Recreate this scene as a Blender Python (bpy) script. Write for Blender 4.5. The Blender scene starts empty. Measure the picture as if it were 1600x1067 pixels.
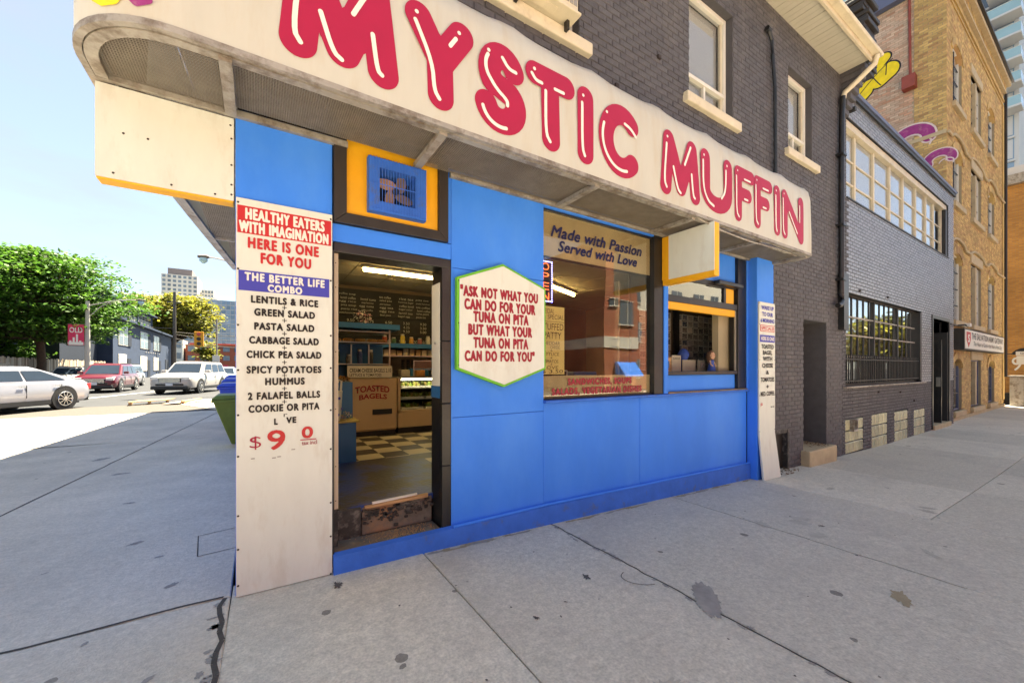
import bpy, math, random
import numpy as np
from mathutils import Vector, Matrix
R = math.radians
rnd = random.Random(7)
scn = bpy.context.scene
COL = scn.collection

# ------------------------------------------------------------------ camera, sky, sun, exposure
cam_d = bpy.data.cameras.new('camera'); cam = bpy.data.objects.new('camera', cam_d); COL.objects.link(cam)
CAM = Vector((0.116, -2.966, 1.386))
cam.location = CAM; cam.rotation_euler = (R(90), 0, -math.atan2(.539, .842))
cam_d.sensor_width = 36; cam_d.lens = 36 * 620 / 1600; cam_d.shift_y = 41.5 / 1600
cam_d.clip_start = .05; cam_d.clip_end = 3000
scn.camera = cam
SUN = Vector((.33, .34, 1.0)).normalized()
EL = math.asin(SUN.z); AZ = math.atan2(SUN.x, SUN.y)
w = bpy.data.worlds.new('World'); scn.world = w; w.use_nodes = True
nt = w.node_tree; nt.nodes.clear()
out = nt.nodes.new('ShaderNodeOutputWorld'); bg = nt.nodes.new('ShaderNodeBackground')
sky = nt.nodes.new('ShaderNodeTexSky'); sky.sky_type = 'NISHITA'; sky.sun_disc = False
sky.sun_elevation = EL; sky.sun_rotation = AZ; sky.altitude = 1800; sky.dust_density = .1; sky.ozone_density = 3.5
tc = nt.nodes.new('ShaderNodeTexCoord'); mp = nt.nodes.new('ShaderNodeMapping'); mp.inputs['Scale'].default_value = (1.6, 1.6, 5.0)
nz = nt.nodes.new('ShaderNodeTexNoise'); nz.inputs['Scale'].default_value = 1.7; nz.inputs['Detail'].default_value = 9; nz.inputs['Roughness'].default_value = .58
cr = nt.nodes.new('ShaderNodeValToRGB'); cr.color_ramp.elements[0].position = .42; cr.color_ramp.elements[1].position = .72
mx = nt.nodes.new('ShaderNodeMixRGB'); mx.inputs['Color2'].default_value = (1.55, 1.75, 2.25, 1)
mb = nt.nodes.new('ShaderNodeMath'); mb.operation = 'MULTIPLY_ADD'; mb.inputs[1].default_value = .35; mb.inputs[2].default_value = .5
L = nt.links.new
L(tc.outputs['Generated'], mp.inputs[0]); L(mp.outputs[0], nz.inputs['Vector']); L(nz.outputs['Fac'], cr.inputs[0])
L(cr.outputs[0], mb.inputs[0]); L(mb.outputs[0], mx.inputs['Fac']); L(sky.outputs[0], mx.inputs['Color1'])
L(mx.outputs[0], bg.inputs[0]); L(bg.outputs[0], out.inputs[0])
bg.inputs[1].default_value = .062
sd = bpy.data.lights.new('sun', 'SUN'); so = bpy.data.objects.new('sun', sd); COL.objects.link(so)
sd.energy = 5.0; sd.angle = R(.55); sd.color = (1, .95, .87)
so.rotation_euler = SUN.to_track_quat('Z', 'Y').to_euler(); so.location = (10, 20, 40)
scn.view_settings.view_transform = 'Standard'; scn.view_settings.look = 'None'
scn.view_settings.gamma = 1; scn.view_settings.use_curve_mapping = False
scn.view_settings.exposure = 2.85
scn.view_settings.use_white_balance = True; scn.view_settings.white_balance_temperature = 7800; scn.view_settings.white_balance_tint = 5
scn.render.engine = 'CYCLES'
scn.cycles.max_bounces = 8; scn.cycles.transparent_max_bounces = 12
try: scn.cycles.caustics_reflective = False; scn.cycles.caustics_refractive = False
except Exception: pass

# ------------------------------------------------------------------ materials
def pmat(name, base, rough=.6, var=.12, scale=3.0, bump=0.0, bscale=60, metal=0, spec=.4, stain=None, samt=.4, sscale=1.3,
         slo=.52, shi=.72, tint=0.0, tint2=None, stretch=(1, 1, 1), coat=0, spots=None, trans=0.0, detail=6, fine=0):
    m = bpy.data.materials.new(name); m.use_nodes = True; t = m.node_tree; n = t.nodes; l = t.links.new
    b = n['Principled BSDF']; b.inputs['Roughness'].default_value = rough; b.inputs['Metallic'].default_value = metal
    b.inputs['Specular IOR Level'].default_value = spec; b.inputs['Coat Weight'].default_value = coat; b.inputs['Coat Roughness'].default_value = .08
    co = n.new('ShaderNodeTexCoord'); mpp = n.new('ShaderNodeMapping'); mpp.inputs['Scale'].default_value = stretch
    l(co.outputs['Object'], mpp.inputs[0]); vec = mpp.outputs[0]
    no = n.new('ShaderNodeTexNoise'); no.inputs['Scale'].default_value = scale; no.inputs['Detail'].default_value = detail; no.inputs['Roughness'].default_value = .62
    l(vec, no.inputs['Vector'])
    ma = n.new('ShaderNodeMapRange'); ma.inputs['From Min'].default_value = .25; ma.inputs['From Max'].default_value = .75
    ma.inputs['To Min'].default_value = 1 - var; ma.inputs['To Max'].default_value = 1 + var; l(no.outputs['Fac'], ma.inputs['Value'])
    vm = n.new('ShaderNodeVectorMath'); vm.operation = 'SCALE'; vm.inputs[0].default_value = base[:3]; l(ma.outputs[0], vm.inputs['Scale'])
    c = vm.outputs[0]
    if fine:
        for sc_, am_ in ((75, fine), (24, fine * .7)):
            nf = n.new('ShaderNodeTexNoise'); nf.inputs['Scale'].default_value = sc_; nf.inputs['Detail'].default_value = 3; l(vec, nf.inputs['Vector'])
            mf = n.new('ShaderNodeMapRange'); mf.inputs['From Min'].default_value = .3; mf.inputs['From Max'].default_value = .7; mf.inputs['To Min'].default_value = 1 - am_; mf.inputs['To Max'].default_value = 1 + am_; l(nf.outputs['Fac'], mf.inputs['Value'])
            v3 = n.new('ShaderNodeVectorMath'); v3.operation = 'SCALE'; l(c, v3.inputs[0]); l(mf.outputs[0], v3.inputs['Scale']); c = v3.outputs[0]
    if tint:
        at = n.new('ShaderNodeAttribute'); at.attribute_name = 'tint'; oi = n.new('ShaderNodeObjectInfo')
        ad = n.new('ShaderNodeMath'); ad.operation = 'ADD'; l(at.outputs['Fac'], ad.inputs[0]); l(oi.outputs['Random'], ad.inputs[1])
        fr = n.new('ShaderNodeMath'); fr.operation = 'FRACT'; l(ad.outputs[0], fr.inputs[0])
        if tint2:
            mi = n.new('ShaderNodeMixRGB'); mi.inputs['Color2'].default_value = (*tint2, 1); l(c, mi.inputs['Color1'])
            pw = n.new('ShaderNodeMath'); pw.operation = 'POWER'; pw.inputs[1].default_value = 2.0; l(fr.outputs[0], pw.inputs[0]); l(pw.outputs[0], mi.inputs['Fac']); c = mi.outputs[0]
            fm = n.new('ShaderNodeMath'); fm.operation = 'MULTIPLY'; fm.inputs[1].default_value = 7.31; l(fr.outputs[0], fm.inputs[0]); f2 = n.new('ShaderNodeMath'); f2.operation = 'FRACT'; l(fm.outputs[0], f2.inputs[0]); fr = f2
        mr = n.new('ShaderNodeMapRange'); mr.inputs['To Min'].default_value = 1 - tint; mr.inputs['To Max'].default_value = 1 + tint; l(fr.outputs[0], mr.inputs['Value'])
        v2 = n.new('ShaderNodeVectorMath'); v2.operation = 'SCALE'; l(c, v2.inputs[0]); l(mr.outputs[0], v2.inputs['Scale']); c = v2.outputs[0]
    if stain:
        ns = n.new('ShaderNodeTexNoise'); ns.inputs['Scale'].default_value = sscale; ns.inputs['Detail'].default_value = 10; ns.inputs['Roughness'].default_value = .7; l(vec, ns.inputs['Vector'])
        rs = n.new('ShaderNodeMapRange'); rs.inputs['From Min'].default_value = slo; rs.inputs['From Max'].default_value = shi; rs.inputs['To Max'].default_value = samt; l(ns.outputs['Fac'], rs.inputs['Value'])
        mi = n.new('ShaderNodeMixRGB'); mi.inputs['Color2'].default_value = (*stain, 1); l(rs.outputs[0], mi.inputs['Fac']); l(c, mi.inputs['Color1']); c = mi.outputs[0]
    if spots:   # small dark gum marks
        vo = n.new('ShaderNodeTexVoronoi'); vo.inputs['Scale'].default_value = spots[1]; l(vec, vo.inputs['Vector'])
        wn = n.new('ShaderNodeTexNoise'); wn.inputs['Scale'].default_value = 30; l(vec, wn.inputs['Vector'])
        sc = n.new('ShaderNodeSeparateColor'); l(vo.outputs['Color'], sc.inputs[0])
        th = n.new('ShaderNodeMath'); th.operation = 'MULTIPLY'; th.inputs[1].default_value = spots[2]; l(sc.outputs[0], th.inputs[0])
        pw = n.new('ShaderNodeMath'); pw.operation = 'POWER'; pw.inputs[1].default_value = 3; l(th.outputs[0], pw.inputs[0])
        wo = n.new('ShaderNodeMath'); wo.operation = 'MULTIPLY_ADD'; wo.inputs[1].default_value = .08; l(wn.outputs['Fac'], wo.inputs[0]); l(vo.outputs['Distance'], wo.inputs[2])
        lt = n.new('ShaderNodeMath'); lt.operation = 'LESS_THAN'; l(wo.outputs[0], lt.inputs[0]); l(pw.outputs[0], lt.inputs[1])
        am = n.new('ShaderNodeMath'); am.operation = 'MULTIPLY'; am.inputs[1].default_value = spots[3]; l(lt.outputs[0], am.inputs[0])
        mi = n.new('ShaderNodeMixRGB'); mi.inputs['Color2'].default_value = (*spots[0], 1); l(am.outputs[0], mi.inputs['Fac']); l(c, mi.inputs['Color1']); c = mi.outputs[0]
    l(c, b.inputs['Base Color'])
    if bump:
        nb = n.new('ShaderNodeTexNoise'); nb.inputs['Scale'].default_value = bscale; nb.inputs['Detail'].default_value = 5; l(vec, nb.inputs['Vector'])
        bp = n.new('ShaderNodeBump'); bp.inputs['Strength'].default_value = min(1, bump); bp.inputs['Distance'].default_value = .004 + .004 * bump; l(nb.outputs['Fac'], bp.inputs['Height']); l(bp.outputs[0], b.inputs['Normal'])
    if trans:
        tr = n.new('ShaderNodeBsdfTranslucent'); l(c, tr.inputs['Color']); ms = n.new('ShaderNodeMixShader'); ms.inputs[0].default_value = trans
        l(b.outputs[0], ms.inputs[1]); l(tr.outputs[0], ms.inputs[2]); l(ms.outputs[0], n['Material Output'].inputs['Surface'])
    return m
def emat(name, col, s):
    m = bpy.data.materials.new(name); m.use_nodes = True; n = m.node_tree.nodes; b = n['Principled BSDF']
    b.inputs['Base Color'].default_value = (*col, 1); b.inputs['Emission Color'].default_value = (*col, 1); b.inputs['Emission Strength'].default_value = s
    return m
def glassmat(name, tintc=(.9, .93, .92), boost=2.0, rough=.0, mn=.0):
    m = bpy.data.materials.new(name); m.use_nodes = True; t = m.node_tree; n = t.nodes; l = t.links.new; n.remove(n['Principled BSDF'])
    tr = n.new('ShaderNodeBsdfTransparent'); tr.inputs[0].default_value = (*tintc, 1); g = n.new('ShaderNodeBsdfGlossy'); g.inputs['Roughness'].default_value = rough; g.inputs[0].default_value = (1, 1, 1, 1)
    f0_ = n.new('ShaderNodeFresnel'); f0_.inputs[0].default_value = 1.5; gm = n.new('ShaderNodeNewGeometry'); iv = n.new('ShaderNodeMath'); iv.operation = 'SUBTRACT'; iv.inputs[0].default_value = 1; l(gm.outputs['Backfacing'], iv.inputs[1]); f = n.new('ShaderNodeMath'); f.operation = 'MULTIPLY'; l(f0_.outputs[0], f.inputs[0]); l(iv.outputs[0], f.inputs[1]); mu = n.new('ShaderNodeMath'); mu.operation = 'MULTIPLY_ADD'; mu.use_clamp = True; mu.inputs[1].default_value = boost; mu.inputs[2].default_value = mn
    # slight waviness of old glass
    co = n.new('ShaderNodeTexCoord'); nb = n.new('ShaderNodeTexNoise'); nb.inputs['Scale'].default_value = 1.6; nb.inputs['Detail'].default_value = 0; bp = n.new('ShaderNodeBump'); bp.inputs['Strength'].default_value = .12; bp.inputs['Distance'].default_value = .02
    l(co.outputs['Object'], nb.inputs['Vector']); l(nb.outputs['Fac'], bp.inputs['Height']); l(bp.outputs[0], g.inputs['Normal'])
    ms = n.new('ShaderNodeMixShader'); l(f.outputs[0], mu.inputs[0]); l(mu.outputs[0], ms.inputs[0]); l(tr.outputs[0], ms.inputs[1]); l(g.outputs[0], ms.inputs[2]); l(ms.outputs[0], n['Material Output'].inputs['Surface'])
    return m
M = {}
M['blue'] = pmat('blue_paint', (.034, .215, .82), .55, .07, 2.2, .12, 90, spec=.25, stain=(.08, .30, .88), samt=.55, sscale=1.6, slo=.45, shi=.7, stretch=(1, 1, .45), spots=((.20, .24, .30), 11, .40, .5))  # lighter vertical streaks double as scuffs and painted caustic light; spots are chips
M['blue_b'] = pmat('blue_paint_worn', (.035, .15, .60), .6, .15, 6, .4, 50, spec=.25, stain=(.12, .13, .16), samt=.55, sscale=7, slo=.58, shi=.68)
M['card'] = pmat('tan_card', (.36, .32, .24), .6)
M['cream'] = pmat('cream_board', (.66, .68, .62), .5, .05, 3, .05, 200, stain=(.40, .31, .20), samt=.45, sscale=2.6, slo=.52, shi=.8, stretch=(2.5, 2.5, .8), spots=((.3, .2, .12), 9, .34, .4))
M['creamplain'] = pmat('cream_plain', (.70, .68, .60), .5, .05, 4)
M['vinyl'] = pmat('awning_vinyl', (.58, .56, .49), .45, .05, 2.5, .12, 9, stain=(.50, .38, .22), samt=.5, sscale=2.0, slo=.48, shi=.78, stretch=(2.6, 1, .45), trans=.12)
M['red'] = pmat('red_print', (.36, .006, .045), .5, .05, 6)
M['redsign'] = pmat('red_sign_print', (.50, .02, .025), .5, .07, 8)
M['darkred'] = pmat('dark_red_print', (.30, .012, .03), .5, .07, 8)
M['blueprint'] = pmat('blue_print', (.045, .05, .38), .5, .06, 8)
M['blueink'] = pmat('navy_script', (.008, .012, .07), .5)
M['ink'] = pmat('black_ink', (.012, .010, .010), .5, .1, 8)
M['whiteprint'] = pmat('white_print', (.72, .70, .64), .5, .04, 8)
M['green'] = pmat('green_edge', (.13, .45, .03), .5, .08, 8)
M['yellow'] = pmat('yellow_paint', (.78, .38, .02), .5, .08, 5, .1, 60, stain=(.3, .14, .02), samt=.4, sscale=6, slo=.6, shi=.75)
M['black'] = pmat('black_paint', (.012, .012, .013), .35, .3, 5, .15, 60, spec=.5, stain=(.06, .05, .04), samt=.5, sscale=4)
M['blackwood'] = pmat('dark_wood_frame', (.03, .025, .022), .5, .25, 6, .3, 40, stretch=(1, 1, .2), spec=.3)
M['metal'] = pmat('dirty_galvanised', (.36, .33, .29), .55, .2, 9, .3, 70, metal=.35, stain=(.12, .08, .05), samt=.7, sscale=6, slo=.48, shi=.62)
M['mesh'] = pmat('expanded_metal', (.33, .285, .235), .55, .2, 12, metal=.3, stain=(.14, .09, .05), samt=.5, sscale=3)
M['screw'] = pmat('screw_head', (.05, .035, .03), .6, .3, 30, metal=.4)
M['brick1'] = pmat('charcoal_painted_brick', (.082, .077, .086), .62, .16, 7, .9, 45, tint=.12, stain=(.20, .18, .17), samt=.4, sscale=1.6, slo=.48, shi=.75, spec=.35, stretch=(1.4, 1.4, .6))
M['brick1m'] = pmat('charcoal_painted_mortar', (.075, .071, .078), .7, .15, 7, .7, 60, stain=(.12, .11, .105), samt=.3, sscale=1.4)
M['brick2'] = pmat('slate_painted_brick', (.19, .20, .235), .33, .14, 6, .5, 40, tint=.16, spec=.6)
M['brick2m'] = pmat('slate_wall_joint', (.012, .013, .016), .7, .1, 6)
M['brick3'] = pmat('yellow_brick', (.51, .35, .135), .8, .16, 2.5, .4, 40, tint=.22, tint2=(.40, .23, .10), stain=(.14, .11, .07), samt=.35, sscale=.6)
M['brick3m'] = pmat('yellow_brick_mortar', (.30, .25, .17), .9, .1, 5)
M['brick3p'] = pmat('washed_pink_brick', (.50, .37, .28), .85, .16, 2.5, .4, 40, tint=.18, tint2=(.45, .24, .16), stain=(.62, .50, .42), samt=.6, sscale=.8, slo=.48)
M['stone'] = pmat('buff_stone', (.44, .35, .22), .8, .15, 5, .4, 40)
M['orangebrick'] = None
M['concrete'] = pmat('sidewalk_concrete', (.60, .55, .46), .85, .14, 1.1, .8, 150, tint=.13, fine=.16, stain=(.33, .30, .265), samt=.7, sscale=1.1, slo=.47, shi=.75, spots=((.10, .09, .08), 4.2, .60, .7), spec=.25)
M['concrete2'] = pmat('plaza_concrete', (.61, .54, .445), .85, .15, 1.2, .6, 130, fine=.12, stain=(.29, .27, .24), samt=.6, sscale=.55, slo=.47, shi=.78, spots=((.10, .09, .08), 3.2, .55, .6), spec=.25)
M['joint'] = pmat('joint_dirt', (.07, .062, .055), .95, .3, 20, .5, 90)
M['asphalt'] = pmat('asphalt', (.028, .030, .035), .85, .2, 1.5, .5, 200, stain=(.05, .05, .055), samt=.5, sscale=.3)
M['paleroad'] = pmat('pale_bounce_road', (.30, .28, .25), .85, .15, 1.5, .4, 150, stain=(.2, .19, .17), samt=.5, sscale=.4)  # unseen road, made pale to bounce sunlight onto the shop front
M['roadpaint'] = pmat('road_paint', (.62, .62, .60), .7, .2, 3, stain=(.2, .2, .2), samt=.5, sscale=4)
M['patch'] = pmat('tar_patch', (.30, .275, .25), .9, .25, 9, .6, 120)
M['brownstain'] = pmat('rust_stain', (.34, .27, .17), .9, .2, 9, .4, 120)
M['faint'] = pmat('faint_stain', (.44, .40, .335), .9, .15, 9, .5, 120)
M['inkstain'] = pmat('dark_gum', (.09, .08, .075), .8, .3, 20)
M['trim'] = pmat('aged_cream_trim', (.62, .54, .40), .55, .1, 5, .15, 60, stain=(.25, .18, .10), samt=.5, sscale=4, slo=.55, shi=.75)
M['whitetrim'] = pmat('white_window_frame', (.68, .65, .58), .45, .06, 5)
M['soffit'] = pmat('soffit_aluminium', (.48, .44, .36), .5, .06, 4)
M['blind'] = pmat('window_blind', (.70, .65, .57), .8, .06, 3)
M['blindlight'] = pmat('white_sky_blind', (.80, .82, .84), .6, .05, 2)  # white blinds that also stand in for bright sky reflected in the panes
M['glass'] = glassmat('shop_glass', (.85, .86, .84), 2.4)
M['glassup'] = glassmat('upper_glass', (.8, .82, .84), 1.3)
M['glassdim'] = glassmat('grimy_glass', (.75, .75, .7), 2.6, .02, .05)
M['case_glass'] = glassmat('case_glass', (.92, .95, .92), 1.0)
M['film'] = pmat('tan_window_film', (.62, .46, .24), .35, .05, 3, spec=.6, stain=(.24, .17, .08), samt=.4)
M['poster'] = pmat('yellow_poster_paper', (.92, .66, .24), .6, .07, 5)
M['darkbrown'] = pmat('interior_brown_wall', (.10, .065, .04), .8, .2, 2)
M['interior'] = pmat('interior_cream_wall', (.34, .28, .18), .8, .1, 2)
M['ceil'] = pmat('ceiling_tile', (.48, .42, .30), .85, .08, 8, .3, 120, tint=.05)
M['tileD'] = pmat('dark_floor_tile', (.055, .045, .035), .4, .25, 5, tint=.1)
M['tileL'] = pmat('light_floor_tile', (.52, .45, .30), .4, .15, 5, tint=.06, stain=(.25, .2, .12), samt=.4)
M['mat'] = pmat('worn_floor_board', (.045, .036, .026), .4, .45, 5, .6, 30, stain=(.015, .05, .24), samt=.9, sscale=1.3, slo=.46, shi=.56, fine=.3)
M['grime'] = pmat('grimy_step_stone', (.16, .14, .12), .8, .4, 9, .8, 50, stain=(.30, .17, .09), samt=.8, sscale=3.5, slo=.48, shi=.62)
M['grimedark'] = pmat('sooty_board', (.035, .032, .03), .6, .5, 12, .8, 50, stain=(.22, .2, .18), samt=.6, sscale=9, slo=.5, shi=.6)
M['wood'] = pmat('raw_wood', (.46, .27, .13), .75, .2, 5, .5, 40, stretch=(1, 8, 8), stain=(.2, .11, .05), samt=.4, sscale=3)
M['palewood'] = pmat('pale_jamb_wood', (.55, .44, .32), .65, .12, 6, .3, 50, stretch=(4, 4, .6), stain=(.3, .2, .13), samt=.6, sscale=4)
M['lamp'] = emat('fluorescent_tube', (1.0, .72, .32), 9)
M['lampw'] = emat('display_tube', (1.0, .93, .75), 5)
M['led'] = emat('blue_led', (.25, .25, 1.0), 2.0)
M['ledred'] = emat('red_led', (1.0, .12, .04), .9)
M['board'] = pmat('chalkboard', (.012, .012, .012), .8, .3, 3, stain=(.05, .05, .045), samt=.4)
M['chalk'] = pmat('chalk', (.42, .41, .36), .9, .2, 20)
M['caseb'] = pmat('beige_cabinet', (.58, .42, .26), .45, .05, 4)
M['steel'] = pmat('brushed_steel', (.5, .49, .46), .3, .1, 8, metal=.8)
M['intblue'] = pmat('counter_blue', (.02, .13, .32), .45, .1, 3)
M['bread'] = pmat('bread', (.42, .22, .07), .7, .2, 15)
M['salad'] = pmat('salad_green', (.16, .25, .05), .7, .35, 30, tint=.3, tint2=(.4, .3, .1))
M['goods'] = pmat('packaged_goods', (.35, .20, .08), .4, .3, 25, tint=.5, tint2=(.55, .5, .38))
M['photo'] = pmat('photo_print', (.50, .41, .34), .35, .7, 22, tint=.6, tint2=(.06, .09, .16), stain=(.5, .42, .35), samt=.8, sscale=26, slo=.5, shi=.6)
M['photoedge'] = pmat('photo_border', (.85, .80, .72), .5)
M['skin'] = pmat('skin', (.5, .3, .2), .6); M['hair'] = pmat('hair', (.10, .05, .03), .7); M['dress'] = pmat('blue_dress', (.03, .07, .3), .7)
M['rubber'] = pmat('rubber', (.018, .018, .02), .7); M['chrome'] = pmat('alloy', (.6, .6, .6), .25, metal=.9)
M['carglass'] = pmat('car_glass', (.02, .03, .045), .05, .1, 2, spec=.5)
M['silver'] = pmat('silver_car_paint', (.34, .34, .38), .3, .02, 2, metal=.35, coat=.7)
M['white'] = pmat('white_car_paint', (.42, .40, .385), .35, .02, 2, coat=.7)
M['carred'] = pmat('dark_red_car_paint', (.12, .010, .022), .28, .05, 2, metal=.2, coat=.9)
M['carblack'] = pmat('black_car_paint', (.015, .016, .02), .25, .05, 2, coat=.9)
M['carblue'] = pmat('pale_blue_car_paint', (.30, .38, .46), .3, .03, 2, coat=.8)
M['trimblack'] = pmat('black_plastic', (.02, .02, .021), .5, .1, 4)
M['headlight'] = pmat('headlight_lens', (.7, .7, .68), .08, .03, 4, spec=.8, coat=1)
M['taillight'] = pmat('taillight_lens', (.5, .02, .02), .15, coat=1)
M['plate'] = pmat('plate_white', (.6, .62, .66), .5)
M['navy'] = pmat('navy_painted_wall', (.028, .045, .085), .7, .18, 1.2, .2, 30)
M['navydark'] = pmat('dark_navy_wall', (.012, .018, .032), .7, .15, 1)
M['navyroof'] = pmat('navy_roof', (.03, .045, .08), .6, .15, 1)
M['fence'] = pmat('weathered_fence', (.33, .25, .18), .85, .2, 4, tint=.35, tint2=(.55, .5, .42))
M['towerwhite'] = pmat('far_tower_white', (.58, .55, .50), .8, .04, .1); M['towercap'] = pmat('far_tower_cap', (.20, .17, .17), .8)
M['towerglass'] = pmat('far_window', (.12, .16, .20), .2, .3, .2, spec=.8, tint=.4)
M['condo'] = pmat('condo_glass', (.17, .26, .36), .2, .2, .1, spec=.8, tint=.25, tint2=(.35, .42, .5))
M['condoslab'] = pmat('condo_slab', (.55, .55, .54), .7, .05, .2)
M['balcglass'] = pmat('balcony_glass', (.28, .45, .50), .12, .1, .5, spec=.9)
M['redbrickfar'] = pmat('far_red_brick', (.36, .10, .055), .85, .1, 1)
M['pinksign'] = pmat('pink_banner', (.62, .03, .10), .6, .05, 3)
M['pole'] = pmat('concrete_pole', (.42, .40, .36), .8, .1, 3); M['poledark'] = pmat('dark_pole', (.09, .08, .07), .7)
M['binyg'] = pmat('green_bin_plastic', (.10, .15, .02), .5, .2, 6, .2, 50); M['binb'] = pmat('blue_bin_plastic', (.02, .07, .45), .4, .1, 6)
M['bark'] = pmat('bark', (.10, .07, .05), .9, .3, 12, .8, 30)
M['leaf'] = pmat('green_leaf', (.055, .145, .018), .6, .35, .5, tint=.55, tint2=(.12, .22, .03), trans=.4)
M['leafy'] = pmat('yellow_green_leaf', (.19, .205, .03), .6, .2, 1.5, tint=.35, tint2=(.27, .24, .04), trans=.4)
M['litter'] = pmat('dry_leaf_litter', (.18, .11, .05), .9, .3, 20, tint=.5)
M['graffy'] = pmat('yellow_spray_paint', (.80, .60, .02), .7, .15, 6, .5, 30, stain=(.5, .36, .08), samt=.5, sscale=5); M['graffp'] = pmat('purple_spray_paint', (.27, .03, .17), .7, .25, 6, .5, 30, stain=(.45, .30, .28), samt=.6, sscale=5)
M['signred'] = pmat('rusty_red_metal', (.24, .05, .035), .6, .2, 5)
M['slate'] = pmat('slate_blue_fascia', (.10, .12, .20), .5, .06, 1)
M['glassblock'] = pmat('glass_block', (.46, .44, .27), .2, .3, 9, .8, 25, spec=.8, tint=.2)
M['traffic'] = pmat('traffic_yellow', (.75, .33, .02), .5)
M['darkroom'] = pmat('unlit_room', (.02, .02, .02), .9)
M['shingle'] = pmat('roof_shingle', (.05, .05, .05), .9, .2, 3)
M['brass'] = pmat('fan_blade_brass', (.30, .20, .11), .4, .2, 12, metal=.5)
def brickmat(name, c1, c2, mortar, sc=1.0, bw=.21, bh=.075):
    m = bpy.data.materials.new(name); m.use_nodes = True; t = m.node_tree; n = t.nodes; l = t.links.new; b = n['Principled BSDF']; b.inputs['Roughness'].default_value = .85
    co = n.new('ShaderNodeTexCoord'); sp = n.new('ShaderNodeSeparateXYZ'); l(co.outputs['Object'], sp.inputs[0]); ad = n.new('ShaderNodeMath'); l(sp.outputs[0], ad.inputs[0]); l(sp.outputs[1], ad.inputs[1])
    cb = n.new('ShaderNodeCombineXYZ'); l(ad.outputs[0], cb.inputs[0]); l(sp.outputs[2], cb.inputs[1])
    br = n.new('ShaderNodeTexBrick'); br.inputs['Color1'].default_value = (*c1, 1); br.inputs['Color2'].default_value = (*c2, 1); br.inputs['Mortar'].default_value = (*mortar, 1)
    br.inputs['Scale'].default_value = sc; br.inputs['Brick Width'].default_value = bw; br.inputs['Row Height'].default_value = bh; br.inputs['Mortar Size'].default_value = .008; l(cb.outputs[0], br.inputs['Vector'])
    no = n.new('ShaderNodeTexNoise'); no.inputs['Scale'].default_value = .5; no.inputs['Detail'].default_value = 8; l(co.outputs['Object'], no.inputs['Vector'])
    mr = n.new('ShaderNodeMapRange'); mr.inputs['From Min'].default_value = .3; mr.inputs['From Max'].default_value = .7; mr.inputs['To Min'].default_value = .75; mr.inputs['To Max'].default_value = 1.2; l(no.outputs['Fac'], mr.inputs['Value'])
    vm = n.new('ShaderNodeVectorMath'); vm.operation = 'SCALE'; l(br.outputs['Color'], vm.inputs[0]); l(mr.outputs[0], vm.inputs['Scale']); l(vm.outputs[0], b.inputs['Base Color'])
    bp = n.new('ShaderNodeBump'); bp.inputs['Strength'].default_value = .5; bp.inputs['Distance'].default_value = .01; bp.invert = True; l(br.outputs['Fac'], bp.inputs['Height']); l(bp.outputs[0], b.inputs['Normal'])
    return m
M['orangebrick'] = brickmat('orange_brick', (.46, .22, .05), (.34, .15, .035), (.25, .17, .09))
M['oppbrick'] = brickmat('opposite_red_brick', (.40, .105, .045), (.33, .08, .035), (.35, .25, .2))

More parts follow.
